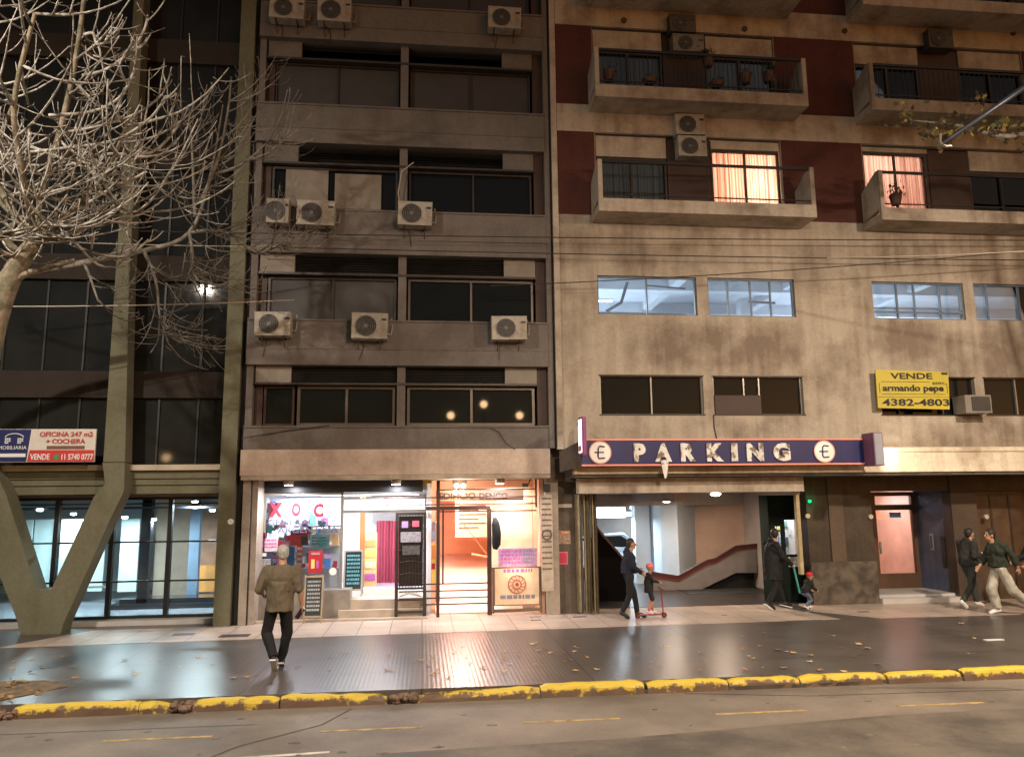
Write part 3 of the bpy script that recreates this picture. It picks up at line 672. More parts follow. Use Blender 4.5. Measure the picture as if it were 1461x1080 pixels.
for i, (px, py, yy, ln, hh, pw) in enumerate(((871, 731, 6.2, .85, .30, 110), (912, 733, 8.0, 1.5, .12, 170), (930, 724, 11.5, 1.6, .1, 60))):
    p = at(px, py, yy); t = thing('ceiling_light', ['big bright light box hung at the left of the garage, above the slanted parapet', 'fluorescent fitting above the parked silver car', 'fluorescent fitting at the very back of the garage'][i], 'ceiling light', p)
    MB().box(p.x-ln/2, p.x+ln/2, p.y-.10, p.y+.10, p.z-hh/2, p.z+hh/2).build('tube', TUBE, t); MB().box(p.x-ln/2-.03, p.x+ln/2+.03, p.y-.12, p.y+.12, p.z+hh/2+.001, p.z+hh/2+.05).build('housing', M_WHITE, t)
    MB().bar((p.x-.2, p.y, p.z+hh/2+.05), (p.x-.2, p.y, 2.64), .01).build('rod', M_DARK, t)
    area('lamp_light', (p.x, p.y, p.z-hh/2-.01), ln, pw, (.74, .88, 1), parent=t, sy=.2)
# folded shutter gate on the left of the garage mouth
t = thing('folding_gate', 'folded concertina metal gate at the left of the garage mouth', 'gate', (3.7, .5, 0))
YMG = mat('yellowed_gate_metal', (.30, .24, .14), .5, .3, 6, metal=.2)
gx = [XX(x, 780, .5) for x in (822, 828, 834, 840, 846, 851)]
for i in range(5):
    a, b = gx[i], gx[i+1]; y0, y1 = (.40, .58) if i % 2 else (.58, .40)
    MB().slab([(a+.004, y0), (b-.02, y1), (b-.02, y1+.02), (a+.004, y0+.02)], .03, 2.62).build('leaf', YMG, t)
    MB().box(b-.018, b+.002, min(y0, y1)-.012, min(y0, y1)+.03, .02, 2.62).build('hinge_post', YMG if i % 2 else M_DARK, t)
# PARKING sign
SX0, SX1, SZ0, SZ1 = 3.36, 9.75, 3.20, 3.78; SY = -.62
t = thing('parking_sign', 'long navy fascia sign reading PARKING between two E roundels', 'sign', ((SX0+SX1)/2, SY, SZ0))
NAVY = mat('navy_panel', (.014, .020, .105), .4, .15, 3); PINK = mat('salmon_trim', (.85, .28, .20), .5, .1, emit=(1, .3, .2), estr=.06)
b = MB().box(SX0, SX1, SY, -.335, SZ0, SZ1); b.build('panel', NAVY, t)
MB().box(SX0, SX1, SY-.02, SY-.001, SZ1-.035, SZ1+.0).box(SX0, SX1, SY-.02, SY-.001, SZ0, SZ0+.035).build('trim', PINK, t)
sgz = (SZ0+SZ1)/2
def wornwhite():
    m = stained('worn_white_letters', (.80, .79, .75), (.20, .14, .10), .95, sc=5., lo=.5, hi=.58); b = m.node_tree.nodes['Principled BSDF']
    return m
LW = wornwhite()
fy = SY-.005
lets = [('P', 904, 921), ('A', 934, 958), ('R', 971, 992), ('K', 1008, 1032), ('I', 1043, 1052), ('N', 1065, 1089), ('G', 1103, 1127)]
for ch, a, c in lets:
    MB().text(ch, XX(a, 650, SY), SZ0+.085, XX(c, 650, SY), SZ1-.10, fy, .03, .06).build('letter', LW, t)
# torn scrap hanging off the letter A
q = XX(947, 650, SY); MB().prism([(q-.09, SZ0+.12), (q+.10, SZ0+.12), (q+.03, SZ0-.26), (q-.01, SZ0-.28)], SY-.04, SY-.034).build('torn_film', LW, t)
for xx in (XX(856, 648, SY), XX(1176, 651, SY)):
    e = MB().disc((xx, fy-.02, sgz), .235, fy, 36).build('roundel', mat('roundel_white', (.82, .76, .70), .5, .08, emit=(1, .9, .8), estr=.12), t)
    MB().disc((xx, fy-.024, sgz), .245, fy-.012, 36, .222).build('roundel_ring', mat('ring_pink', (.7, .4, .34), .5, 0), e)
    g = MB(); y_ = fy-.023
    g.tube([(xx+.10, y_, sgz+.12), (xx-.01, y_, sgz+.13), (xx-.04, y_, sgz+.09), (xx-.05, y_, sgz-.09), (xx-.03, y_, sgz-.13), (xx+.10, y_, sgz-.12)], .016, 6)
    g.tube([(xx-.12, y_, sgz), (xx+.08, y_, sgz)], .014, 6); g.build('letter', NAVY, e)
# dark side cheek going back to the wall, left of the sign
MB().add([(2.99, -.01, 3.1), (3.355, SY, 3.20), (3.355, SY, 3.74), (2.99, -.01, 3.55), (3.3, -.01, 3.1), (3.3, -.01, 3.55), (3.356, -.33, 3.2), (3.356, -.33, 3.74)],
         [(0, 1, 2, 3), (1, 6, 7, 2), (3, 2, 7, 5), (0, 4, 6, 1), (4, 5, 7, 6), (0, 3, 5, 4)]).build('side_cheek', M_GRIME, t)
# blade signs
def blade(x, y0, y1, z0, z1, th, label, mface, mframe, lit):
    t = thing('blade_sign', label, 'sign', (x, y0, z0))
    MB().box(x, x+th, y0, y1, z0, z1).build('box', mframe, t)
    MB().box(x-.012, x-.001, y0+.05, y1-.05, z0+.05, z1-.05).build('face', mface, t)
    MB().box(x+.02, x+th-.02, y0-.012, y0-.001, z0+.02, z1-.02).build('edge', lit, t)
    MB().box(x+th*.4, x+th*.6, y1, -.34, z1-.12, z1-.06).build('bracket', M_BLACK, t)
    return t
PURF = mat('magenta_frame', (.26, .05, .20), .45, .1)
b = blade(3.30, -1.05, -.66, 3.42, 4.22, .09, 'small lit white and magenta blade sign at the left end of the parking sign', emis('lit_white_face', (1, .92, .95), 2.2), PURF, PURF)
MB().box(3.284, 3.287, -.98, -.74, 3.5, 3.62).build('figure_red', mat('poster_red', (.6, .12, .08), .5, 0), b)
b = blade(9.78, -1.0, -.55, 3.16, 3.88, .22, 'purple box sign at the right end of the parking sign, grey front edge', mat('dull_purple', (.20, .085, .17), .5, .08), mat('dull_purple', (0, 0, 0)), mat('grey_edge', (.30, .33, .38), .4, .1))
p = Vector((10.25, -1.05, 3.02)); 
area('sign_flood', (10.35, -.62, 3.45), .12, 11, (1, .85, .62), (0, R(-80), 0), parent=b)
# vende sign
Y = -.20
t = thing('for_sale_sign', 'yellow for sale board reading VENDE with a phone number, hung below the lit garage windows', 'sign', at(1303, 583, Y))
YEL = mat('yellow_board', (.52, .43, .05), .5, .08, 2); INK = mat('black_ink', (.02, .018, .02), .5, 0)
c = [at(1249, 527, Y), at(1353, 531, Y), at(1355, 584, Y), at(1253, 582, Y)]
mb = MB(); mb.add([tuple(v) for v in c]+[(v.x, Y+.03, v.z) for v in c], [(3, 2, 1, 0), (4, 5, 6, 7), (0, 1, 5, 4), (1, 2, 6, 5), (2, 3, 7, 6), (3, 0, 4, 7)]); mb.build('board', YEL, t)
sx0, sx1 = c[3].x, c[1].x; sz0, sz1 = c[3].z, c[1].z; w = sx1-sx0; h = sz1-sz0
tx = MB()
tx.text('VENDE', sx0+.20*w, sz0+.80*h, sx0+.77*w, sz0+.965*h, Y-.004, .008, .02)
tx.text('4382-4803', sx0+.06*w, sz0+.06*h, sx0+.97*w, sz0+.25*h, Y-.004, .008, .02)
tx.text('armando pepe', sx0+.08*w, sz0+.41*h, sx0+.91*w, sz0+.64*h, Y-.004, .008, .03)
tx.text('asoc.', sx0+.76*w, sz0+.655*h, sx0+.95*w, sz0+.72*h, Y-.004, .006)
tx.box(sx0+.90*w, sx0+.985*w, Y-.012, Y-.004, sz0+.93*h, sz0+.985*h)
for z_ in (.38, .72): tx.box(sx0+.07*w, sx0+(.93 if z_ < .5 else .73)*w, Y-.008, Y-.003, sz0+z_*h-.004, sz0+z_*h+.004)
for x_ in (.04, .96): tx.box(sx0+x_*w-.004, sx0+x_*w+.004, Y-.008, Y-.003, sz0+.41*h, sz0+.69*h)
tx.box(sx0, sx1, Y-.006, Y-.003, sz0+.30*h-.003, sz0+.30*h+.003)
tx.build('lettering', INK, t)
for x_ in (.1, .9): MB().bar((sx0+x_*w, Y+.03, sz1-.05), (sx0+x_*w, .0, sz1-.02), .012).build('bracket', M_BLACK, t)

# ================================================================== MIDDLE BUILDING
B2 = thing('office_block', 'dark grey office block with strip windows above a lit kiosk and lobby', 'building', (-.5, .3, 0))
xa, xb = -3.80, 2.78
bands = [(3.62, 4.13, M_GREY, .06), (5.45, 6.46, M_GREY, .0), (7.97, 9.00, M_GREY, .0), (10.56, 11.50, M_GREY, .0), (13.12, 14.05, M_GREY, .0), (15.65, 16.6, M_GREY, 0)]
for z0, z1, m_, y0 in bands:
    MB().box(xa, xb, y0, .5, z0, z1-.04).box(xa, xb, y0-.03, .5, z1-.039, z1).build('spandrel', m_, B2)
    if z0 > 5: MB().box(xa, xb, y0-.012, y0-.001, z0, z0+.34).box(xa, xb, y0-.02, y0-.001, z0+.345, z0+.37).build('spandrel_lower_strip', M_GREY, B2)
MB().box(xa-.02, xb, -.03, .5, 3.07, 3.615).build('fascia', M_BEIGE, B2)
MB().box(xa, xb, -.02, 1.6, 2.98, 3.065).build('soffit', M_BAND, B2)
MB().box(xa, xb, .9, 1.0, 3.6, 16.6).build('inner_wall', M_VOID, B2)
MB().box(2.55, 2.78, .20, .6, 3.62, 16.6).build('end_pier', M_BROWN, B2)
MB().box(2.781, 2.90, .03, .4, 3.63, 16.6).build('party_joint', M_GREY, B2)
MB().box(2.901, 2.948, .05, .4, 3.63, 16.6).build('party_joint', M_VOID, B2)
MB().box(2.782, 3.44, .40, .62, 2.90, 3.62).build('light_leak_block', M_GRIME, B2)  # added block, stops inside light leaking out at this corner
MB().box(-3.925, -3.805, .25, .9, 0, 16.6).build('party_joint', M_VOID, B2)  # added filler, stops lobby light leaking through the joint
MB().box(xa, xa+.14, .12, .6, 3.62, 16.6).build('end_pier', M_GREY, B2)
for k, (z0, z1) in enumerate(((4.13, 5.45), (6.46, 7.97), (9.0, 10.56), (11.5, 13.12), (14.05, 15.65))):
    zl = z1-.42 if k else z1-.37
    MB().box(-.58, -.40, .12, .5, z0, z1).build('pier', M_GREY, B2)
    lv = MB()
    for x0, x1 in ((-2.85, -.585), (-.395, 1.80)):
        n = 9
        for i in range(n):
            z = zl+.04+(z1-zl-.05)*i/n; lv.add([(x0, .22, z), (x1, .22, z), (x1, .27, z+.03), (x0, .27, z+.03)], [(0, 1, 2, 3)])
    lv.build('louvre', M_LOUV, B2)
    for x0, x1 in ((-3.62, -2.87), (1.82, 2.54)): MB().box(x0, x1, .16, .3, zl+.0, z1-.002).build('blank_panel', M_PALE if k in (0, 1) else M_GREY, B2)
    MB().box(-3.64, 2.54, .10, .34, zl-.05, zl-.001).build('transom', M_DARK, B2)
    zt = zl-.06
    MB().box(-3.64, -3.48, .3, .4, z0, zt).build('side_panel', M_BROWN, B2)
    if k == 0:
        window(B2, -3.45, -2.80, z0+.02, zt, .28, (), M_BROWN, M_DGLASS, .05); window(B2, -2.74, -.62, z0+.02, zt, .28, (.5,), M_BRONZE, M_DGLASS, .06); window(B2, -.36, 2.50, z0+.02, zt, .28, (.5,), M_BRONZE, M_DGLASS, .06)
    elif k == 1:
        window(B2, -3.45, -.62, z0+.02, zt, .28, (.5,), M_DARK, M_SHUT, .05, label='window with closed dark shutter'); window(B2, -.36, 2.50, z0+.02, zt, .28, (.5,), M_BRONZE, M_DGLASS, .05)
    elif k == 2:
        w_ = window(B2, -3.45, -.62, z0+.02, zt, .28, (.38,), M_DARK, M_DGLASS, .05); window(B2, -.36, 2.50, z0+.02, zt, .28, (.52,), M_DARK, M_DGLASS, .04)
        MB().box(-3.15, -2.20, .27, .30, z0+.15, zt-.06).box(-2.05, -1.0, .27, .30, z0+.12, zt-.12).build('blind', M_PALE, w_)
    else:
        window(B2, -3.45, -.62, z0+.02, zt, .28, (.5,), M_DARK, M_SHUT, .03, label='window with closed dark shutter'); window(B2, -.36, 2.50, z0+.02, zt, .28, (.5,), M_DARK, M_SHUT, .03, label='window with closed dark shutter')
# ground floor of the middle building
YK = .95
MB().box(-3.78, -3.62, .16, .5, 0, 2.975).box(-3.60, -3.48, .22, .9, 0, 2.975).build('stone_pier', M_STONE, B2)
MB().box(-3.615, -3.605, .17, .21, 0, 2.97).build('pier_groove', M_VOID, B2)
MB().box(-3.48, -1.55, YK-.25, YK+.25, 0, .62).build('shop_window_base', mat('grey_marble_base', (.26, .23, .20), .35, .2, 4), B2)
MB().box(-3.48, -.0, YK-.1, YK+.2, 2.72, 2.975).build('dark_header', M_BLACK, B2)
xk = XX(487, 780, YK)
fr = MB()
fr.box(-3.48, xk, YK-.03, YK+.03, 2.66, 2.72).box(-3.485, -3.44, YK-.03, YK+.03, .62, 2.66).box(xk-.03, xk+.03, YK-.03, YK+.03, .30, 2.72)
fr.build('shop_window_frame', M_ALU, B2)
MB().box(-3.44, xk-.04, YK-.005, YK+.005, .63, 2.65).build('shop_window_pane', M_GLASS, B2)
xd0, xd1 = xk+.03, XX(607, 780, YK)
fr2 = MB().box(xd0, xd1, YK-.03, YK+.03, 2.56, 2.60).box(xd0, xd1, YK-.03, YK+.03, 2.66, 2.70).box(xd0, xd1, YK-.03, YK+.03, 2.26, 2.32)
fr2.build('door_head_frame', M_ALU, B2)
MB().box(xd0+.02, xd1-.02, YK+.0, YK+.02, 2.325, 2.555).build('lit_sign_band', emis('shop_sign_band', (.75, .95, 1.), 1.3), B2)
# steps in front of the kiosk door
stp = mat('worn_marble_step', (.42, .35, .28), .4, .2, 3)
MB().box(xk, .05, YK-.22, YK+2, 0.0, .40).box(xk-.0, .05, YK-.42, YK-.221, .0, .20).build('step', stp, B2)
MB().box(-3.48, .12, YK-.60, YK-.421, .0, .05).build('plinth', stp, B2)
# kiosk interior
KI = mat('kiosk_interior', (.72, .72, .74), .7, .05)
k_ = MB(); k_.box(-3.6, .2, 4.6, 4.7, .0, 2.9).box(-3.6, -3.54, YK+.2, 4.7, 0, 2.9).box(.1, .2, YK+.1, 4.7, 0, 2.9).box(-3.54, .1, YK+.2, 4.6, 2.75, 2.9).box(-3.54, xk, YK+.26, 4.6, .3, .39)
k_.build('kiosk_room', KI, B2)
MB().box(xk, .1, 2.951, 4.6, .3, .402).build('kiosk_floor', mat('lilac_floor_tile', (.60, .52, .62), .25, .08), B2)
MB().box(-3.5, xk-.08, 1.9, 2.0, .4, 2.6).build('display_back', KI, B2)
MB().prism([(-3.52, 1.5), (XX(372, 780, 1.5), 1.5), (XX(385, 720, 1.5), 2.15), (XX(398, 720, 1.5), 2.5), (-3.52, 2.5)], 1.45, 1.5).build('display_side_panel', mat('dark_red_panel', (.16, .02, .025), .5, .2), B2)
cloth(B2, XX(537, 780, 4.2), XX(572, 780, 4.2), .40, 2.0, 4.2, curtain_mat('maroon_curtain', (.36, .05, .09), None, 0), 'curtain')
MB().box(XX(537, 740, 4.2)-.1, .08, 4.3, 4.35, 2.0, 2.75).build('grey_back_panel', mat('warm_grey', (.32, .30, .31), .7, .1), B2)
MB().box(XX(513, 780, 3.2), XX(520, 780, 3.2), 3.2, 3.32, .4, 2.75).build('wood_post', mat('orange_wood', (.45, .16, .05), .5, .2), B2)
for i, (x_, y_, pw) in enumerate(((-2.5, 1.45, 85), (-1.9, 3.2, 70), (-.7, 2.6, 95))):
    p = Vector((x_, y_, 2.70)); t = thing('ceiling_light', ['strip light over the kiosk window display', 'strip light deep in the kiosk, left', 'strip light inside the kiosk door'][i], 'ceiling light', p)
    MB().box(x_-.6, x_+.6, y_-.03, y_+.03, 2.66, 2.70).build('tube', TUBE, t); MB().box(x_-.62, x_+.62, y_-.05, y_+.05, 2.701, 2.748).build('housing', M_WHITE, t)
    area('lamp_light', (x_, y_, 2.65), 1.2, pw, (.92, .95, 1), parent=t, sy=.1)
# lettering on the glass (part of the shopfront)
RED = mat('red_letters', (.62, .03, .06), .5, 0); yl_ = YK-.012
L = MB()
def T(mb, txt, x0, y0, x1, y1, Y, d=.006, b=.0): return mb.text(txt, XX(x0, (y0+y1)/2, Y), ZZ((x0+x1)/2, y1, Y), XX(x1, (y0+y1)/2, Y), ZZ((x0+x1)/2, y0, Y), Y, d, b)
T(L, 'X', 384, 717, 403, 738, yl_, .006, .06); T(L, 'O', 416, 717, 429, 737, yl_, .006, .06); T(L, 'C', 447, 718, 462, 738, yl_, .006, .06)
L.build('window_lettering', RED, B2)
L = MB(); T(L, 'GENERAL ES Y', 382, 740, 480, 749, yl_, .005, .01); T(L, 'ARGENTINA', 396, 751, 482, 760, yl_, .005, .01); L.build('window_lettering', mat('grey_letters', (.10, .11, .16), .5, 0), B2)
# products inside the display
rnd = random.Random(3)
pal = [(.65, .08, .08), (.1, .25, .6), (.75, .6, .15), (.6, .62, .66), (.12, .45, .42), (.5, .15, .4), (.8, .45, .2), (.05, .06, .1), (.75, .7, .7), (.25, .45, .7)]
pm = [mat('product_%d' % i, c, .5, .1) for i, c in enumerate(pal)]
MB().box(-3.4, xk-.1, 1.5, 1.85, .99, 1.02).box(-3.4, xk-.1, 1.5, 1.85, 1.49, 1.52).box(-2.95, xk-.1, 1.5, 1.85, 1.95, 1.98).build('display_shelf', M_ALU, B2)
spots = []
for row, z0 in enumerate((1.021, 1.521, 1.981)):
    x_ = -2.85 if row == 2 else -3.3
    while x_ < xk-.3:
        w_ = rnd.uniform(.07, .2); h_ = rnd.uniform(.15, .38); spots.append((x_, w_, h_, z0, rnd.randrange(10))); x_ += w_+rnd.uniform(.02, .12)
names = ['red', 'blue', 'yellow', 'silver', 'teal', 'purple', 'orange', 'black', 'white', 'light blue']
for x_, w_, h_, z0, c in spots:
    mb = MB().box(x_, x_+w_, 1.56, 1.66, z0, z0+h_*.9).box(x_+.01, x_+w_-.01, 1.575, 1.645, z0+h_*.9, z0+h_)
    r_ = ['lowest', 'middle', 'top'][[1.021, 1.521, 1.981].index(z0)]
    tag(mb.build('product_box', pm[c]), '%s pack on the %s shelf of the kiosk window display' % (names[c], r_), 'product', 'packs in the kiosk window display %s %s' % (names[c], r_))
# posters and boards
def poster(name, lab, x0, y0, x1, y1, Y, m_, marks=(), cat='poster', th=.012, border=None):
    X0, X1 = XX(x0, (y0+y1)/2, Y), XX(x1, (y0+y1)/2, Y); Z1, Z0 = ZZ((x0+x1)/2, y0, Y), ZZ((x0+x1)/2, y1, Y)
    t = thing(name, lab, cat, ((X0+X1)/2, Y, Z0))
    MB().box(X0, X1, Y, Y+th, Z0, Z1).build('sheet', m_, t)
    w, h = X1-X0, Z1-Z0
    by = {}
    for a, b, c, d, mm in marks: by.setdefault(mm.name, []).append((a, b, c, d, mm))
    for k2, lst in by.items():
        q = MB()
        for a, b, c, d, mm in lst: q.box(X0+a*w, X0+c*w, Y-.004, Y-.0005, Z0+b*h, Z0+d*h)
        q.build('print', lst[0][4], t)
    if border:
        e = .02; MB().box(X0-e, X0, Y-.01, Y+th+.01, Z0-e, Z1+e).box(X1, X1+e, Y-.01, Y+th+.01, Z0-e, Z1+e).box(X0, X1, Y-.01, Y+th+.01, Z0-e, Z0).box(X0, X1, Y-.01, Y+th+.01, Z1, Z1+e).build('frame', border, t)
    return t, X0, X1, Z0, Z1
def lines(n, m_, x0=.1, x1=.9, top=.9, bot=.1, fill=.5, seed=1):
    r = random.Random(seed); out = []
    for i in range(n):
        z1 = top-(top-bot)*i/n; z0 = z1-(top-bot)/n*fill; x = x0
        while x < x1:
            w = r.uniform(.04, .14)*(x1-x0)*1.3; out.append((x, z0, min(x1, x+w), z1, m_)); x += w+.025
    return out
MW = mat('print_white', (.7, .7, .7), .6, 0); MN = mat('poster_navy', (.03, .035, .07), .5, .1); MR = mat('poster_deep_red', (.42, .02, .03), .5, .1); MY = mat('poster_yellow', (.8, .6, .15), .5, .1)
MT = mat('chalk_teal', (.15, .5, .6), .6, .1); MP = mat('poster_magenta', (.45, .1, .35), .5, .2)
poster('poster', 'navy poster with white lines low on the left of the kiosk window', 364, 787, 389, 824, YK-.03, MN, lines(9, MW, .12, .88, .72, .3, .5)+[(.38, .82, .62, .95, MW)])
poster('poster', 'dark red poster with pale figures behind the chalkboard', 440, 785, 460, 817, YK-.03, MR, lines(2, MW, .2, .8, .9, .78, .4)+[(.2, .2, .45, .6, MY), (.55, .2, .75, .55, MP)])
poster('poster', 'pink and white leaflet strip above the navy poster in the kiosk window', 364, 768, 396, 786, YK-.03, mat('pale_pink', (.75, .5, .55), .6, .3, 12), lines(3, MP, .05, .95, .9, .1, .4, 5))
t, a0, a1, c0, c1 = poster('poster', 'round red sticker at the left edge of the kiosk window', 367, 760, 379, 771, YK-.03, mat('poster_red2', (.6, .05, .1), .5, .1))
t = thing('sticker', 'round white sticker at the lower right of the kiosk window', 'sticker', at(475, 815, YK-.03)); p = at(475, 815, YK-.03)
MB().disc((p.x, YK-.03, p.z), .08, YK-.02, 24).build('disc', mat('white_sticker', (.85, .85, .8), .5, 0), t)
# tall narrow printed column in the window (pink / blue)
poster('banner', 'tall blue banner standing in the middle of the kiosk window', 411, 780, 420, 812, YK+.15, mat('blue_banner', (.03, .16, .36), .5, .1), cat='banner')
poster('banner', 'narrow red and white printed banner beside the blue banner', 423, 770, 431, 836, YK+.12, mat('pink_banner', (.6, .12, .12), .5, .1), lines(8, MW, .1, .9, .95, .05, .5, 8), cat='banner')
poster('poster', 'big red and black advertisement high in the middle of the kiosk window', 414, 756, 440, 778, YK+.06, mat('ad_red', (.65, .07, .07), .5, .2, 8), [(.6, .0, .95, .6, mat('ad_dark', (.05, .07, .05), .5, .2)), (.1, .7, .5, .95, MP)])
poster('poster', 'pale blue advertisement right of centre in the kiosk window', 442, 762, 470, 783, YK+.06, mat('ad_cyan', (.35, .6, .65), .5, .3, 9), lines(3, MN, .1, .8, .8, .2, .4, 4))
def aboard(lab, x0, x1, yt, yb, Y, z0, chalk, seed, fm):
    X0, X1 = XX(x0, (yt+yb)/2, Y), XX(x1, (yt+yb)/2, Y); Z1 = ZZ((x0+x1)/2, yt, Y); h = Z1-z0; w = X1-X0
    t = thing('chalkboard', lab, 'chalkboard', ((X0+X1)/2, Y, z0))
    lean = .14
    def Q(u, v, o): return (X0+u*w, Y+lean*v-o, z0+v*h)
    def slab_(u0, v0, u1, v1, o0, o1): return [Q(u0, v0, o0), Q(u1, v0, o0), Q(u1, v1, o0), Q(u0, v1, o0), Q(u0, v0, o1), Q(u1, v0, o1), Q(u1, v1, o1), Q(u0, v1, o1)]
    FS = [(0, 3, 2, 1), (4, 5, 6, 7), (0, 1, 5, 4), (1, 2, 6, 5), (2, 3, 7, 6), (3, 0, 4, 7)]
    MB().add(slab_(.08, .16, .92, .96, 0, .015), FS).build('board', mat('chalkboard_black', (.02, .028, .03), .6, .2), t)
    f = MB()
    for u0, v0, u1, v1 in ((0, 0, .08, 1), (.92, 0, 1, 1), (.08, .96, .92, 1), (.08, .12, .92, .16)): f.add(slab_(u0, v0, u1, v1, -.01, .025), FS)
    for u in (.0, .92): f.bar(Vector(Q(u+.04, .95, -.03)), (X0+(u+.04)*w, Y+.42, z0), .014)
    f.build('frame', fm, t)
    q = MB()
    for u0, v0, u1, v1, _ in lines(8, None, .16, .84, .9, .22, .55, seed): q.add(slab_(u0, v0, u1, v1, .0155, .018), FS)
    q.build('chalk_writing', chalk, t)
aboard('black chalkboard easel standing on the pavement below the red poster', 433, 460, 822, 886, .25, .0, mat('chalk_grey', (.38, .4, .4), .7, .2), 3, mat('pine_frame', (.35, .27, .18), .6, .2))
aboard('teal lettered chalkboard inside the kiosk door', 490, 517, 785, 852, 1.35, .40, MT, 11, mat('grey_frame', (.4, .38, .36), .6, .1))
t = thing('display_stand', 'orange and yellow cardboard stand in front of the maroon curtain', 'stand', (XX(528, 825, 3.4), 3.4, .4)); a, c = XX(520, 800, 3.4), XX(537, 800, 3.4)
MB().box(a, c, 3.4, 3.7, .402, 1.72).build('cabinet', mat('orange_card', (.85, .55, .25), .6, .2, 3), t)
for i, zz in enumerate((.55, .85, 1.12, 1.38)): MB().box(a+.02, c-.02, 3.385, 3.399, zz, zz+.16).build('print', [MP, mat('print_cream', (.9, .75, .45), .6, .1), MY, mat('print_orange', (.8, .3, .1), .6, .1)][i], t)
rc_ = random.Random(11)
cols = [('pink', (.75, .4, .5)), ('white', (.75, .75, .76)), ('red', (.6, .05, .07)), ('blue', (.1, .2, .5)), ('grey', (.4, .4, .45)), ('yellow', (.75, .6, .2)), ('black', (.04, .04, .05)), ('teal', (.1, .45, .45))]
for i in range(96):
    nm_, c_ = cols[rc_.randrange(8)]; px_ = rc_.uniform(368, 478); py_ = rc_.uniform(742, 812) if i > 10 else rc_.uniform(712, 740)
    if px_ > 455 and rc_.random() < .5: continue
    if i <= 10: px_ = rc_.uniform(366, 398)
    q = at(px_, py_, YK+rc_.uniform(.05, .45)); w_, h_ = rc_.uniform(.04, .16), rc_.uniform(.05, .17)
    mb = MB(); mb.M = Matrix.Translation(q) @ Matrix.Rotation(rc_.uniform(-.25, .25), 4, 'Y'); mb.box(-w_/2, w_/2, -.003, .003, -h_/2, h_/2)
    o = mb.build('leaflet', mat('leaflet_'+nm_, c_, .5, .45, 22)); tag(o, 'small %s leaflet among many hung inside the kiosk window' % nm_, 'leaflet', '%s leaflets in the kiosk window' % nm_)
# spot fittings under the soffit
for i, (px, py, lab) in enumerate(((412, 686, 'round chrome downlight under the soffit, above the kiosk window'), (565, 686, 'round chrome downlight under the soffit, above the kiosk door'), (713, 685, 'round chrome downlight under the soffit, right of the four bulb cluster'))):
    p = at(px, py, .35); p.z = 2.975; t = thing('downlight', lab, 'ceiling light', p)
    MB().tube([p, p-Vector((0, 0, .10))], .11, 18).build('can', M_ALU, t); MB().tube([p-Vector((0, 0, .101)), p-Vector((0, 0, .115))], .085, 18).build('lens', BULB, t)
    area('lamp_light', p-Vector((0, 0, .125)), .14, 60, (.95, .93, 1), parent=t)
p = at(656, 697, .8); t = thing('bulb_cluster', 'cluster of four bright bulbs hanging over the lobby gate', 'ceiling light', p)
for dx, dz in ((-.07, .06), (.08, .06), (-.10, -.08), (.05, -.08)):
    MB().ell((p.x+dx, p.y, p.z+dz), (.05, .05, .05)).build('bulb', emis('cluster_bulb', (1, .85, .7), 40), t, True)
MB().box(p.x-.16, p.x+.16, p.y+.03, p.y+.06, p.z+.12, 2.976).build('mount', M_DARK, t); point('lamp_light', p-Vector((0, .14, 0)), 26, (1, .72, .5), .1, t)
p = at(750, 692, .3); t = thing('security_camera', 'small black camera under the soffit near the right end', 'camera', p); MB().box(p.x-.08, p.x+.05, p.y-.05, p.y+.05, p.z-.04, p.z+.04).build('body', M_BLACK, t); MB().bar(p+Vector((.05, 0, 0)), p+Vector((.12, 0, .16)), .012).build('arm', M_BLACK, t)
# lobby
LY = 1.25; lx0, lx1 = XX(608, 780, LY), 2.42
OR = mat('salmon_lobby_wall', (.82, .48, .33), .6, .08); lb = MB()
lb.box(.21, 2.72, 7.4, 7.5, 0, 2.98).box(.205, .30, LY, 7.4, 0, 2.97).box(2.62, 2.72, YK-.3, 7.4, 0, 2.97).box(.30, 2.62, LY+.3, 7.4, 2.8, 2.97)
lb.build('lobby_room', OR, B2)
MB().add([(.30, LY-.2, .02), (2.3, LY-.2, .02), (2.3, 7.4, .9), (.30, 7.4, .9)], [(0, 1, 2, 3)]).build('lobby_ramp', mat('pink_marble', (.72, .50, .42), .3, .1), B2)
MB().box(XX(626, 710, LY), XX(747, 710, LY), LY-.02, LY+.2, 2.50, 2.78).build('name_board', mat('tan_board', (.52, .38, .27), .5, .1), B2)
for w_, a_, c_ in (('EDIFICIO', 627, 678), ('DENGO', 684, 724)):
    L = MB(); T(L, w_, a_, 703, c_, 712, LY-.025, .02, .01); L.build('name_lettering', mat('dark_brass', (.12, .05, .03), .5, 0), B2)
MB().box(1.62, 2.61, 1.75, 1.85, .0, 2.8).build('lit_poster_wall', mat('cream_wall', (.85, .74, .55), .6, .1), B2)
area('poster_wall_light', (2.1, 1.42, 2.7), .3, 42, (1, .85, .70), (R(22), 0, 0), parent=B2)
area('lobby_light', (1.0, 2.4, 2.76), .6, 170, (1, .80, .72), parent=B2); area('lobby_light_rear', (1.0, 4.2, 2.76), .8, 170, (1, .70, .56), parent=B2)
MB().tube([(1.25, 3.3, 1.15), (2.5, 2.9, .95)], .03).tube([(.95, 2.2, 2.0), (1.75, 2.2, .95)], .012).build('handrail', mat('brass_rail', (.5, .25, .15), .3, .1, metal=.5), B2)
q = MB()
for i in range(6): q.box(1.0, 1.75 if i % 2 else 1.55, 4.96, 4.98, 1.75+i*.12, 1.78+i*.12)
MB().box(.9, 2.2, 4.98, 5.05, 1.5, 2.5).build('directory_board', mat('directory_orange', (.75, .42, .28), .5, .1), B2); q.build('directory_print', M_DARK, B2)
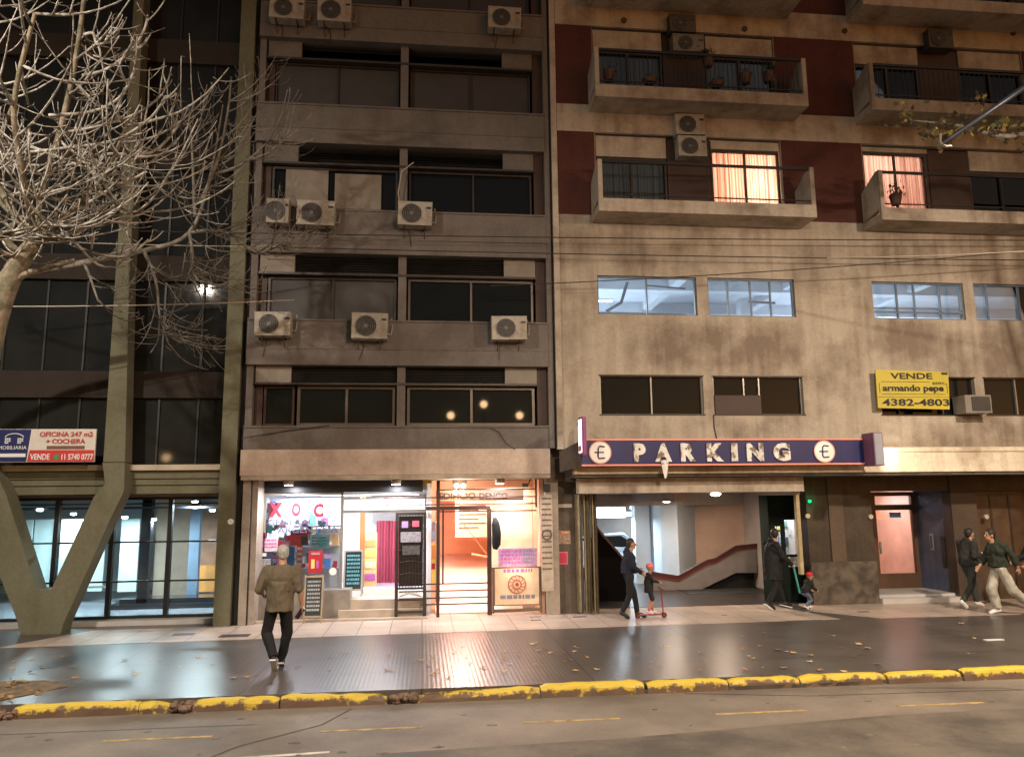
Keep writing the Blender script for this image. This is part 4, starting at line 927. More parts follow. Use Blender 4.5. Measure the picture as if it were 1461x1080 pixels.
MB().box(.32, .42, 2.0, 2.5, .05, 2.0).build('mirror_panel', M_ALU, B2)
# left side posters of the lobby
poster('poster', 'narrow yellow and orange poster left of the lobby gate', 609, 775, 622, 832, LY-.05, MY, [(.1, .6, .9, .95, mat('print_orange', (0, 0, 0))), (.1, .35, .9, .5, MR)])
poster('poster', 'narrow blue grey poster high left of the lobby gate', 610, 745, 621, 772, LY-.05, mat('poster_slate', (.3, .32, .42), .5, .1), lines(4, MR, .1, .9, .95, .5, .3, 9))
# steel gates of the lobby
GM = mat('maroon_gate_steel', (.055, .022, .018), .45, .15)
GY = .62
t = thing('security_gate', 'maroon steel gate frame with horizontal rails across the lobby entrance', 'gate', (XX(625, 875, GY), GY, 0))
g = MB(); X = lambda px: XX(px, 780, GY)
g.box(X(625)-.035, X(625)+.035, GY-.03, GY+.03, 0, 2.95); g.box(X(698)-.05, X(698)+.05, GY-.03, GY+.03, 0.02, 2.33); g.box(X(766)-.02, X(766)+.02, GY-.02, GY+.02, 2.34, 2.97)
g.box(X(608), X(700), GY-.035, GY+.035, 2.30, 2.38); g.box(X(632)-.02, X(632)+.02, GY-.02, GY+.02, .72, 2.3)
g.build('frame', GM, t)
g = MB()
for py in (698, 709, 719, 729): z = ZZ(690, py, GY); g.box(X(546 if py in (709, 719) else 626), X(766), GY-.015, GY+.015, z-.014, z+.014)
g.build('upper_rail', GM, t)
g = MB()
for py in (832, 842, 852, 861): z = ZZ(660, py, GY); g.box(X(570 if py in (842, 852) else 600), X(698), GY-.015, GY+.015, z-.014, z+.014)
g.build('lower_rail', GM, t)
t = thing('folded_gate', 'dark folded security gate leaf with small notices, between kiosk door and lobby', 'gate', (XX(585, 870, .55), .55, 0)); GY2 = .5
g = MB(); x0, x1 = XX(566, 800, GY2), XX(606, 800, GY2)
for xx in (x0, x1): g.box(xx-.035, xx+.035, GY2-.03, GY2+.03, .05, 2.26)
g.box(x0+.035, x1-.035, GY2-.03, GY2+.03, 2.2, 2.26).box(x0+.035, x1-.035, GY2-.03, GY2+.03, .62, .66).box(x0+.035, x1-.035, GY2-.03, GY2+.03, .12, .17).box(x0+.035, x1-.035, GY2-.02, GY2+.02, .38, .41)
g.build('frame', M_DARK, t)
g = MB()
n = 9
for i in range(1, n): xx = x0+(x1-x0)*i/n; g.box(xx-.008, xx+.008, GY2-.01, GY2+.01, .66, 2.2)
for i in range(1, 6): z = .66+1.54*i/6; g.tube([(x0, GY2-.014, z), ((x0+x1)/2, GY2-.014, z+.05), (x1, GY2-.014, z)], .006, 4)
g.build('bars', M_DARK, t)
MB().box(x0+.04, x1-.04, GY2+.035, GY2+.05, .68, 2.18).build('backing_sheet', mat('brown_mesh', (.035, .026, .024), .7, .3, 9), t)
g = MB()
for k in range(4): g.tube([(x0+.05, GY2-.03, .46+.0*k), (x0+.16+.08*k, GY2-.03, .56), (x1-.06, GY2-.03, .46)], .007, 4)
g.build('scrollwork', mat('pale_scroll', (.4, .35, .3), .5, .1), t)
for i, (dx, z_, w_, h_, mm, lab) in enumerate(((.10, 1.93, .14, .14, mat('lilac', (.45, .3, .65), .5, .1), 'lilac notice at the top of the folded gate'), (.33, 1.95, .15, .13, mat('pinkred', (.7, .15, .25), .5, .1), 'pink notice at the top of the folded gate'), (.08, 1.62, .44, .22, mat('news_grey', (.36, .36, .42), .6, .4, 25), 'grey printed sheet on the folded gate'), (.12, 1.35, .38, .2, mat('news_dark', (.10, .10, .11), .6, .5, 25), 'dark printed sheet below the grey sheet on the folded gate'))):
    tt = thing('notice', lab, 'notice', (x0+dx, GY2-.02, z_)); MB().box(x0+dx, x0+dx+w_, GY2-.024, GY2-.018, z_, z_+h_).build('sheet', mm, tt)
# hanging black jacket / bag on gate post
p = at(706, 762, GY-.1); t = thing('hanging_jacket', 'black jacket hanging on the right post of the lobby gate', 'jacket', p)
MB().tube([p+Vector((0, 0, .36)), p+Vector((.02, 0, .22)), p+Vector((.04, 0, .0)), p+Vector((.03, 0, -.22)), p+Vector((.0, 0, -.33))], [.04, .09, .105, .10, .05], 10).build('cloth', mat('black_cloth', (.01, .01, .012), .9, .2), t, True); MB().bar(p+Vector((-.08, .02, .38)), p+Vector((.03, 0, .36)), .01).build('hook', M_ALU, t)
# sign boards right of the gate
t, X0, X1, Z0, Z1 = poster('sign_board', 'purple and grey lettered board leaning above the glazed menu case', 711, 782, 766, 809, .85, mat('purple_print', (.38, .24, .38), .5, .35, 12), lines(4, MP, .06, .62, .92, .1, .55, 2)+lines(4, mat('slate_print', (.2, .22, .3), .5, 0), .66, .94, .92, .1, .55, 6), 'sign')
t, X0, X1, Z0, Z1 = poster('menu_case', 'glazed display case with a round wheel emblem at the right of the lobby gate', 706, 810, 769, 862, .62, mat('case_print', (.78, .58, .40), .5, .12, 5), lines(1, MP, .2, .85, .97, .86, .8, 3)+lines(1, mat('slate_print', (0, 0, 0)), .12, .9, .26, .13, .8, 6), 'display case', .1, mat('case_frame', (.14, .10, .075), .4, .2))
cxm, czm = (X0+X1)/2, Z0+.55*(Z1-Z0); q = MB(); y_ = .60
q.disc((cxm, y_, czm), .20, y_+.01, 32, .185); q.disc((cxm, y_, czm), .10, y_+.01, 24, .085); q.disc((cxm, y_, czm), .04, y_+.01, 16)
for k in range(12): a = k*math.pi/6; q.bar((cxm+.1*math.cos(a), y_+.005, czm+.1*math.sin(a)), (cxm+.185*math.cos(a+.25), y_+.005, czm+.185*math.sin(a+.25)), .006, 4)
q.build('wheel_emblem', mat('emblem_red', (.35, .06, .05), .5, 0), t)
MB().box(X0-.06, X0-.02, .58, .72, .05, Z1+.02).box(X1+.02, X1+.06, .58, .72, .05, Z1+.02).box(X0-.02, X1+.02, .6, .7, .08, .13).build('leg', mat('case_frame', (0, 0, 0)), t)
area('case_light', ((X0+X1)/2, .42, Z1+.15), .3, 4, (1, .75, .55), (R(-160) + R(180), 0, 0), parent=t)
# pier with stickers between the buildings
MB().box(2.73, 3.02, .45, .9, 0, 2.975).build('pier', M_STONE, B2)
MB().box(3.02, 3.56, .62, .95, 0, 3.0).build('grimy_pier', M_GRIME, B3)
t, X0, X1, Z0, Z1 = poster('paper_strip', 'tall cream printed paper strip pasted on the narrow pier', 772, 706, 789, 843, .44, mat('cream_paper', (.50, .42, .34), .7, .25, 6), lines(14, mat('faded_ink', (.12, .09, .09), .6, 0), .1, .9, .97, .18, .3, 12), 'poster')
MB().disc(((X0+X1)/2, .43, Z0+.58*(Z1-Z0)), .12, .439, 24, .085).build('print', mat('faded_ink', (0, 0, 0)), t)
poster('poster', 'small pink red notice on the grimy pier', 796, 787, 810, 805, .60, mat('pinkred', (0, 0, 0)), [(.1, .1, .9, .9, mat('notice_crimson', (.5, .04, .08), .5, .1))], 'notice')
poster('paper_scrap', 'torn orange and white paper scraps on the grimy pier', 795, 757, 814, 776, .60, mat('scrap', (.32, .22, .17), .7, .6, 22), [(.3, .8, .85, .95, mat('print_orange', (0, 0, 0)))], 'notice')
poster('paper_scrap', 'white blank strip of tape high on the grimy pier', 791, 719, 816, 724, .60, mat('tape_white', (.5, .46, .42), .7, .1), (), 'notice')
poster('number_plate', 'dark square plate at the top of the narrow pier', 775, 690, 785, 702, .43, M_BLACK, (), 'plate')

# ================================================================== LEFT BUILDING
B1 = thing('glass_office_building', 'dark glass office building on olive V shaped columns with a lit lobby', 'building', (-7, .4, 0))
YC = .1
rc = [(308, 892), (334, 892), (341, 640), (345, 420), (365, 0)]
xr0, xr1 = -4.26, -3.93
MB().box(xr0, xr1, YC, YC+.5, 0, 17).build('column', M_OLIVE, B1)
# the forked column: two arms meeting in a low base
def cyl_poly(pts): return [(at(x, y, YC).x, max(0., at(x, y, YC).z)) for x, y in pts]
YF = YC-.28
fp = [(at(x, y, YF).x, at(x, y, YF).z) for x, y in [(150, 690), (146, 660), (178, 660), (177, 700), (158, 739), (90, 890)]] + [(at(86, 905, YF).x, -.02), (at(29, 905, YF).x, -.02)] + [(at(x, y, YF).x, at(x, y, YF).z) for x, y in [(24, 884), (0, 822), (-62, 690), (-62, 660), (-12, 660), (9, 706), (52, 841), (73, 841), (134, 708)]]
MB().prism(fp, YF, YC+.16).build('forked_column', M_OLIVE, B1)
for dx in (0, -5.2):
    cp = [(at(x, y, YF).x+dx, at(x, y, YF).z) for x, y in [(147, 659), (178, 659), (184, 400), (205, 0), (211, -150), (198, -150), (191, 0), (164, 400)]]
    MB().prism(cp, YF+.01, YC+.12).build('column', M_OLIVE, B1)
be = MB()
for z0, z1, y0 in ((2.72, 2.90, .30), (2.905, 3.03, .26), (3.035, 3.20, .22)): be.box(-16, xr0-.001, y0, .75, z0, z1)
be.build('beam', M_OLIVE, B1)
MB().box(-16, xr0-.001, .12, .7, 3.205, 3.32).build('sill', mat('pale_sill', (.42, .36, .27), .6, .15), B1)
MB().box(-16, xr0-.001, .62, .64, 3.33, 17).build('curtain_wall_glass', mat('haze_lifted_glass', (.020, .021, .021), .05, .25, 1.1, spec=.12), B1)  # base grey raised to imitate night haze over the dark glass
sp = MB()
for k in range(6): sp.box(-16, xr0-.001, .50, .60, 4.78+2.62*k, 5.36+2.62*k)
sp.build('spandrel', stained('brown_spandrel', (.035, .027, .022), (.02, .016, .014), .6), B1)
mu_ = MB()
for k in range(14): xx = -4.9-k*.82; mu_.box(xx-.02, xx+.02, .57, .619, 3.33, 17)
mu_.build('mullion', mat('faint_mullion', (.014, .014, .014), .5, .1), B1)
LG = 1.0
xs = [XX(80, 770, LG), XX(160, 770, LG), XX(242, 770, LG)]
fr = MB(); xl, xr = -12., xr0+.02
fr.box(xl, xr, LG-.04, LG+.04, 2.60, 2.66).box(xl, xr, LG-.04, LG+.04, 2.50, 2.53).box(xl, xr, LG-.05, LG+.05, .10, .16)
z1_, z2_ = ZZ(200, 773, LG), ZZ(200, 829, LG)
fr.box(xl, xr, LG-.02, LG+.02, z1_-.018, z1_+.018).box(xl, xr, LG-.02, LG+.02, z2_-.018, z2_+.018)
for xx in xs+[xs[0]-1.15, xs[0]-2.3]: fr.box(xx-.045, xx+.045, LG-.06, LG+.06, .16, 2.60)
w1 = fr.build('lobby_window', M_BLACK, B1); MB().box(xl, xr, LG+.065, LG+.075, .16, 2.6).build('pane', M_TEAL, w1)
MB().box(-16, xr0, LG-.35, LG+.3, 0., .10).build('lobby_step', mat('pale_marble', (0, 0, 0)), B1)
MB().box(-16, xr0, .76, 1.3, 2.661, 2.72).build('lobby_header', M_PALE, B1)
li = MB(); LWm = mat('lobby_wall', (.50, .54, .55), .7, .08)
li.box(-13, -3.95, 6.5, 6.6, 0, 2.7).box(-13, -3.95, LG+.1, 6.5, 2.62, 2.66).box(-3.96, -3.86, LG+.1, 6.5, 0, 2.62)
li.build('lobby_room', LWm, B1)
MB().box(-13, -3.97, LG+.08, 6.5, .0, .12).build('lobby_floor', mat('lobby_floor_dark', (.20, .22, .25), .2, .15, 2), B1)
TG = mat('frosted_teal_panel', (.58, .74, .74), .3, .12, 1.2)
for a, b, Y_ in ((15, 45, 4.2), (48, 80, 4.3), (86, 128, 4.0), (130, 150, 3.8), (172, 198, 3.5)):
    MB().box(XX(a, 770, Y_), XX(b, 770, Y_), Y_, Y_+.04, .4, 2.15).build('glass_partition', TG, B1)
for a, b, Y_, z0, z1, mm in ((200, 214, 2.6, .12, 2.62, M_BLACK), (222, 270, 4.8, .12, 2.62, mat('beige_lobby_wall', (.42, .33, .25), .7, .12)), (270, 284, 3.4, .12, 2.62, mat('blue_grey_pillar', (.16, .22, .30), .5, .1)), (286, 316, 4.4, .7, 2.5, mat('wood_panel_lobby', (.30, .16, .10), .5, .25))):
    MB().box(XX(a, 770, Y_), XX(b, 770, Y_), Y_, Y_+.2, z0, z1).build('lobby_pillar' if b-a < 20 else 'lobby_panel', mm, B1)
MB().box(XX(286, 820, 4.2), XX(318, 820, 4.2), 4.0, 4.3, .3, .95).build('reception_desk', mat('orange_desk', (.62, .28, .08), .5, .15), B1)
MB().box(XX(150, 870, 2.2), XX(318, 870, 2.2), 2.3, 3.3, .12, .22).box(XX(160, 870, 2.2), XX(318, 870, 2.2), 2.6, 3.3, .221, .32).build('lobby_dais', mat('black_marble', (.02, .02, .025), .12, .1), B1)
MB().box(-9, XX(150, 830, 3.), 3.0, 3.04, .55, .60).build('lobby_rail', M_ALU, B1)
q = MB().box(-16, xr0-.05, 1.6, 3.4, 2.40, 2.45); q.build('lobby_bulkhead', mat('bulkhead_dark', (.06, .07, .09), .4, .1), B1)
for i, (px, py, Y_, lab) in enumerate(((105, 733, 3.6, 'leftmost recessed spot inside the blue lit lobby'), (178, 738, 2.6, 'lobby spot just right of the forked column'), (219, 741, 2.7, 'lobby spot between the black pillars'), (278, 716, 1.5, 'bright lobby spot nearest the glass at the right'), (303, 728, 2.2, 'lobby spot beside the right olive column'), (57, 727, 1.6, 'lobby spot seen between the arms of the forked column'))):
    p = at(px, py, Y_); p.z = min(p.z, 2.6); t = thing('downlight', lab, 'ceiling light', p)
    MB().ell(p, (.07, .07, .035)).build('bulb', emis('spot_bulb', (.9, .97, 1), 35), t, True); MB().tube([p+Vector((0, 0, .02)), p+Vector((0, 0, .05))], .085, 14).build('ring', M_ALU, t)
    area('lamp_light', p-Vector((0, 0, .045)), .12, 88, (.88, .95, 1), parent=t)
p = at(329, 744, YC-.01); t = thing('number_disc', 'small round house number disc on the right olive column', 'plate', p); MB().disc((p.x, p.y-.01, p.z), .06, YC-.001, 20).build('plate', M_WHITE, t)
# estate agent board
Y = -.28; X0, X1 = XX(-14, 636, Y), XX(136, 636, Y); Z1, Z0 = ZZ(90, 612, Y), ZZ(90, 659, Y); w = X1-X0; h = Z1-Z0
t = thing('for_rent_board', 'long estate agent board, navy left half and white and red right half, reading OFICINA', 'sign', ((X0+X1)/2, Y, Z0))
MB().box(X0, X1, Y, Y+.04, Z0, Z1).build('board', mat('board_white', (.60, .56, .50), .5, .08), t)
xm = XX(45, 612, Y); xn = XX(37, 659, Y); rr_ = (xn-xm)
MB().prism([(X0+.01, Z0+.01), (xn, Z0+.01), (xm, Z1-.01), (X0+.01, Z1-.01)], Y-.01, Y-.001).build('navy_field', NAVY, t)
MB().prism([(xn+.02, Z0+.01), (X1-.01, Z0+.01), (X1-.01, Z0+.36*h), (xn+.06, Z0+.36*h)], Y-.011, Y-.001).build('red_field', mat('board_red', (.50, .03, .03), .5, .1), t)
g = MB(); T(g, 'OFICINA 247 m2', 57, 616, 133, 623, Y-.004, .01, .02); T(g, '+ COCHERA', 66, 626, 122, 633, Y-.004, .01, .02); g.build('lettering', mat('board_red_ink', (.42, .03, .03), .5, 0), t)
MB().box(XX(67, 638, Y), XX(121, 638, Y), Y-.012, Y-.004, ZZ(90, 640.5, Y), ZZ(90, 636, Y)).build('small_print', mat('brown_print', (.15, .08, .05), .5, .1), t)
g = MB(); T(g, 'VENDE', 43, 647.5, 71, 656, Y-.014, .01, .02); T(g, '11 5740 0777', 88, 647.5, 133, 656, Y-.014, .01, .02); g.build('lettering', MW, t)
p = at(81, 652, Y); MB().disc((p.x, Y-.02, p.z), .055, Y-.012, 20).build('phone_icon', mat('icon_green', (.05, .25, .08), .5, 0), t)
g = MB(); a = at(21, 625, Y)
g.tube([(a.x+.19*math.cos(th), Y-.018, a.z-.02+.11*math.sin(th)) for th in [math.pi*(.12+.76*i/10) for i in range(11)]], .010, 5)
for dx in (-.12, .12):
    for i in range(3):
        for j in range(3-(i == 0)): g.box(a.x+dx-.055+.038*j, a.x+dx-.025+.038*j, Y-.02, Y-.011, a.z-.11+.04*i, a.z-.082+.04*i)
T(g, 'INMOBILIARIA', -10, 636, 38, 641, Y-.012, .006, 0); g.box(X0+.03, XX(37, 648, Y), Y-.016, Y-.011, ZZ(20, 652, Y), ZZ(20, 647, Y)); g.build('agency_emblem', MW, t)
for x_ in (X0+.3, X1-.3): MB().bar((x_, Y+.04, Z0+.1), (x_, .12, Z0-.05), .015).build('bracket', M_BLACK, t)

# ================================================================== AIR CONDITIONERS
ACR = random.Random(4)
def ac_unit(px, py, Y, label, w=.78, h=.54, flip=False, m_=None, bracket=True, group='outdoor air conditioner units'):
    w *= ACR.uniform(.93, 1.05); h *= ACR.uniform(.93, 1.04)
    p = at(px, py, Y-.32); x0, x1, z0, z1 = p.x-w/2, p.x+w/2, p.z-h/2, p.z+h/2; y0, y1 = Y-.34, Y-.06
    t = thing('air_conditioner', label, 'air conditioner', (p.x, y1, z0), group)
    c = MB().box(x0, x1, y0, y1, z0, z1); c.box(x0-.006, x1+.006, y0-.006, y1+.004, z1-.035, z1+.004); c.build('casing', m_ or M_ACW, t)
    fx = x0+.40*w; fz = z0+h*.49; r = h*.40
    MB().disc((fx, y0-.012, fz), r, y0-.001, 30).build('fan_opening', M_ACD, t)
    g = MB()
    for rr in (.25, .45, .65, .85, 1.0): g.disc((fx, y0-.026, fz), r*rr+.004, y0-.018, 26, r*rr-.004)
    for k in range(6): a = k*math.pi/3; g.bar((fx, y0-.02, fz), (fx+r*math.cos(a), y0-.02, fz+r*math.sin(a)), .004, 4)
    g.disc((fx, y0-.03, fz), r*.18, y0-.016, 14); g.build('fan_guard', mat('guard_grey', (.16, .15, .14), .5, .1), t)
    MB().box(x1-.17*w, x1-.03*w, y0-.005, y0-.001, z1-.16, z1-.11).build('badge', M_DARK, t)
    if bracket:
        for xx in (x0+.14, x1-.16): MB().box(xx-.015, xx+.015, y0+.02, Y, z0-.035, z0-.004).bar((xx, y0+.05, z0-.03), (xx, Y, z0-.2), .012).build('bracket', M_RUST, t)
    t.rotation_euler = (0, R(ACR.uniform(-1.6, 1.6)), 0)
    g = MB().tube([(x1, y1-.05, z0+.16), (x1+.07, y1-.03, z0+.14), (x1+.09, y1, z0+.3), (x1+.06, Y+.1, z0+.55)], .018, 6); g.build('pipe', mat('lagging', (.30, .27, .23), .8, .2), t)
    if bracket:
        MB().tube([(x0+.3*w, y1, z0), (x0+.3*w+ACR.uniform(-.05, .05), Y-.03, z0-.12), (x0+.3*w+ACR.uniform(-.1, .1), Y-.025, z0-.4)], .008, 5).build('drain_hose', M_DARK, t)
    return t
ac_unit(389, 462, 0, 'air conditioner at the left end of the second floor ledge')
ac_unit(527, 465, 0, 'air conditioner with open dark fan, middle of the second floor ledge')
ac_unit(727, 468, 0, 'air conditioner at the right end of the second floor ledge')
ac_unit(450, 304, 0, 'air conditioner on the third floor ledge, behind the twig ends')
ac_unit(592, 305, 0, 'air conditioner on the third floor ledge, near the middle pier')
ac_unit(396, 301, 0, 'air conditioner half hidden by twigs, leftmost on the third floor ledge', .5)
ac_unit(409, 12, 0, 'air conditioner cut by the top edge of the photo, leftmost of its ledge')
ac_unit(477, 15, 0, 'air conditioner at the top edge, second from the left')
ac_unit(720, 26, 0, 'air conditioner at the top of the grey block, far right of its ledge')
ac_unit(985, 178, .1, 'upper air conditioner of the pair stacked beside the lit orange window', .74, .50, bracket=False, group='balcony air conditioners')
ac_unit(988, 209, .1, 'lower air conditioner of the pair stacked beside the lit orange window', .74, .50, bracket=False, group='balcony air conditioners')
ACB = mat('ac_dark', (.07, .065, .055), .6, .2)
ac_unit(974, 34, .1, 'dark air conditioner, upper of the pair above the top balcony', .66, .46, m_=ACB, bracket=False, group='balcony air conditioners')
ac_unit(982, 62, .1, 'dusty air conditioner, lower of the pair above the top balcony', .74, .46, m_=mat('ac_mid', (.2, .18, .15), .6, .2), bracket=False, group='balcony air conditioners')
ac_unit(1342, 56, .1, 'dark air conditioner above the upper right balcony', .7, .5, m_=ACB, bracket=False, group='balcony air conditioners')
p = at(1390, 577, -.2); t = thing('window_air_conditioner', 'boxy window air conditioner right of the yellow board', 'air conditioner', p)
MB().box(p.x-.36, p.x+.30, -.38, .05, p.z-.22, p.z+.20).build('casing', M_PALE, t); MB().box(p.x-.20, p.x+.26, -.395, -.381, p.z-.17, p.z+.16).build('grille', M_LOUV, t)

# ================================================================== BALCONY POTS
POT = mat('terracotta_pot', (.10, .05, .035), .8, .2); LEAFG = mat('pot_plant_leaf', (.03, .045, .02), .7, .3)
rp = random.Random(9)
for px, py, lab, big in ((869, 108, 'round dark planter at the left of the top balcony', 1), (927, 116, 'low flat planter left of centre on the top balcony', 0), (1022, 121, 'low planter right of centre on the top balcony', 0), (1063, 112, 'tall dark pot toward the right of the top balcony', 1), (1096, 110, 'leafy pot at the right end of the top balcony', 2), (1278, 284, 'small green potted plant in the corner of the right balcony', 2), (1010, 88, 'trailing plant hanging behind the top balcony rail', 2)):
    p = at(px, py, -.62); t = thing('plant_pot', lab, 'plant pot', p); w_ = .17 if big else .22; h_ = .24 if big else .1
    MB().tube([p-Vector((0, 0, h_*.6)), p+Vector((0, 0, h_*.3)), p+Vector((0, 0, h_*.45))], [w_*.6, w_*.85, w_*.8], 14).build('pot', POT, t)
    mb = MB()
    for i in range(70 if big == 2 else 22):
        c0 = p+Vector((rp.gauss(0, .10), rp.gauss(0, .07), h_*.4+abs(rp.gauss(0, .13 if big == 2 else .06)))); mb.M = Matrix.Translation(c0) @ Matrix.Rotation(rp.uniform(0, 6), 4, 'Z') @ Matrix.Rotation(rp.uniform(0, 1.5), 4, 'X'); mb.add([(0, -.05, 0), (.02, 0, .004), (0, .05, 0), (-.02, 0, .004)], [(0, 1, 2, 3)])
    mb.M = None; mb.build('leaves', LEAFG, t)

# ================================================================== CABLES
CB = mat('black_cable', (.03, .026, .022), .6, .1); CBL = mat('pale_cable', (.42, .36, .28), .5, .1)
def cable(lab, a, b, sag, r, m_):
    a, b = Vector(a), Vector(b); pts = []
    for i in range(25):
        u = i/24; p = a.lerp(b, u); p.z -= sag*4*u*(1-u); pts.append(p)
    o = MB().tube(pts, r, 5).build('overhead_cable', m_); tag(o, lab, 'cable')
cable('upper dark cable along the right facade under the first balcony', at(200, 330, -.4), at(1600, 343, -.4), .06, .012, CB)
cable('second dark cable just below the upper one on the right facade', at(360, 352, -.35), at(1560, 372, -.35), .05, .012, CB)
cable('cable rising to the right above the lit garage windows', at(700, 408, -.3), at(1600, 345, -1.2), .12, .011, CB)
cable('pale cable crossing the dark glass building below the branches', at(-80, 437, -2.5), at(420, 428, -1.), .05, .012, CBL)
cable('pale cable passing through the bare crown', at(-80, 338, -2.5), at(430, 352, -1.), .05, .010, CBL)
cable('bright cable at the right edge near the street lamp arm', at(1180, 368, -2.), at(1600, 350, -4), .05, .010, CBL)
q = MB().tube([at(590, 232, -.06), at(573, 245, -.06), at(568, 275, -.06), at(571, 300, -.06)], .014, 5).build('loose_cable', CBL); tag(q, 'loose pale cable hanging beside the middle air conditioner', 'cable')
q = MB().tube([at(345, 625, -.08), at(410, 614, .02), at(470, 607, .02)], .012, 5).build('loose_cable', CB); tag(q, 'dark cable lying along the ledge at the left of the grey block', 'cable')
q = MB().tube([at(700, 610, .03), at(712, 616, .02), at(722, 632, .02), at(735, 641, -.06)], .009, 5).build('loose_cable', CB); tag(q, 'thin looping cable on the ledge above the lobby', 'cable')
q = MB().tube([at(1018, 592, -.01), at(1019, 610, -.01), at(1024, 632, -.02)], .012, 5).build('loose_cable', CB); tag(q, 'short cable dropping from the window panel to the parking sign', 'cable')

# ================================================================== STREET LAMPS (outside the frame, they light the scene)
def street_lamp(label, head, foot, power, tilt, col=STREET, size=.5, lens=8):
    t = thing('street_lamp', label, 'street lamp', (foot[0], foot[1], foot[2]), 'street lamps along the avenue'); h = Vector(head); f = Vector(foot)
    top = Vector((f.x, f.y, h.z+.5))
    MB().tube([f, Vector((f.x, f.y, f.z+.9)), Vector((f.x, f.y, f.z+.95)), top], [.13, .12, .085, .05], 12).build('pole', mat('lamp_pole_grey', (.16, .17, .18), .5, .1), t, True)
    d = (Vector((h.x, h.y, h.z+.12))-top); MB().tube([top, top+d*.3+Vector((0, 0, .25)), top+d*.7+Vector((0, 0, .2)), Vector((h.x, h.y, h.z+.12))], [.05, .045, .04, .035], 8).build('arm', mat('lamp_pole_grey', (0, 0, 0)), t, True)
    hd = MB().ell((h.x, h.y, h.z+.06), (.20, .42, .10), 14, 8).build('lamp_head', mat('lamp_pole_grey', (0, 0, 0)), t, True)
    MB().ell((h.x, h.y, h.z-.01), (.13, .25, .06), 14, 8).build('lens', emis('street_lamp_lens', STREET, lens), hd, True)
    area('lamp_light', (h.x, h.y, h.z-.10), size, power, col, (R(tilt), 0, 0), t)
G1 = .62
v = at(294, 410, 2*G1+11.5); street_lamp('street lamp on the far kerb to the left, its long arm over the road', (v.x, -11.5, v.z), (v.x-1, -19, 0), 1750, 20, col=(1, .88, .74), size=.32)
street_lamp('street lamp near the kerb to the right', (12.5, -10.0, 9.2), (17.5, -6.4, 0), 1850, 13)
street_lamp('street lamp across the road behind the viewer', (4.5, -14.5, 8.6), (5.5, -20, 0), 1500, 13)
for i, (px, py, G_) in enumerate(((643, 593, .354), (690, 577, .354), (741, 593, .354), (238, 653, .62))):
    v = at(px, py, 2*G_+24); t = thing('globe_lamp', 'warm globe lamp across the road, mirrored %s' % ['leftmost in the grey block windows', 'highest in the grey block windows', 'rightmost in the grey block windows', 'in the dark glass above the lobby'][i], 'street lamp', (v.x, -24, 0), 'globe lamps on the far side of the road')
    MB().tube([(v.x, -24, 0), (v.x, -24, v.z-.2)], [.08, .05], 10).build('pole', mat('lamp_pole_grey', (0, 0, 0)), t); MB().ell((v.x, -24, v.z), (.2, .2, .2)).build('globe', emis('globe_glow', (1, .62, .3), 45), t, True)
    point('lamp_light', (v.x, -23.7, v.z), 20, (1, .7, .4), .2, t)
# slanting pole arm visible at the top right
t = thing('street_pole', 'grey slanting pole arm with a small clamp at its tip, top right corner', 'pole', (15.2, -5.3, 0)); a = at(1345, 205, -5); b_ = at(1461, 125, -5)
e = a+(b_-a)*2.6; PG = mat('weathered_steel', (.09, .10, .13), .4, .2, metal=.5)
MB().tube([a, b_, e], [.035, .055, .07], 10).build('arm', PG, t, True); MB().tube([Vector((e.x, -5.3, 0)), Vector((e.x, -5.3, e.z+.4))], [.12, .08], 12).build('pole', PG, t, True)
MB().tube([a+Vector((-.03, 0, .18)), a+Vector((-.05, 0, .02)), a+Vector((.05, 0, -.05)), a+Vector((.16, 0, -.04))], .022, 6).build('clamp', M_ALU, t)

# ================================================================== TREES
rt = random.Random(21)
BARK = stained('mottled_bark', (.46, .43, .385), (.13, .115, .09), .9, rough=.85, streak=False, sc=6, lo=.4, hi=.6)
def P3(x, y, Y): return at(x, y, Y)
def smooth_path(pts, n=5):
    out = []
    for i in range(len(pts)-1):
        p0 = pts[max(i-1, 0)]; p1 = pts[i]; p2 = pts[i+1]; p3 = pts[min(i+2, len(pts)-1)]
        for k in range(n):
            t = k/n; out.append(.5*((2*p1)+(p2-p0)*t+(2*p0-5*p1+4*p2-p3)*t*t+(3*p1-p0-3*p2+p3)*t**3))
    out.append(pts[-1]); return out
def twig(mb, p, d, L, r0, r1, lift, lev, spurs=True):
    n = 7 if lev == 0 else 5; pts = [p.copy()]; q = p.copy(); d = d.normalized()
    for i in range(n):
        d = (d+Vector((0, 0, lift))+Vector((rt.gauss(0, .055), rt.gauss(0, .055), rt.gauss(0, .035)))).normalized(); q = q+d*L/n; pts.append(q.copy())
    k = len(pts); rad = [r0+(r1-r0)*i/(k-1) for i in range(k)]
    rad = [r*(1+rt.uniform(-.06, .1)) for r in rad]
    mb.tube(pts, rad, 5 if lev == 0 else 4)
    if lev < 2:
        for j in range(rt.randint(2, 4) if lev == 0 else rt.randint(0, 1)):
            i = rt.randint(1, k-2); dd = (pts[i+1]-pts[i]).normalized()
            side = dd.cross(Vector((rt.gauss(0, 1), rt.gauss(0, 1), rt.gauss(0, 1)))).normalized()
            twig(mb, pts[i], dd*.55+side*.8+Vector((0, 0, -.15)), L*rt.uniform(.35, .62), rad[i]*.72, r1*.8, lift*1.25, lev+1)
    if spurs:
        for j in range(2):
            i = rt.randint(1, k-1); side = Vector((rt.gauss(0, 1), rt.gauss(0, 1), rt.gauss(0, 1))).normalized()
            mb.tube([pts[i], pts[i]+side*rt.uniform(.04, .09)], [r1*.6, r1*.4], 3)
T1 = thing('bare_tree', 'pale bare tree at the kerb, thick pruned twigs curling upward at the left', 'tree', (-6.75, -5.2, 0))
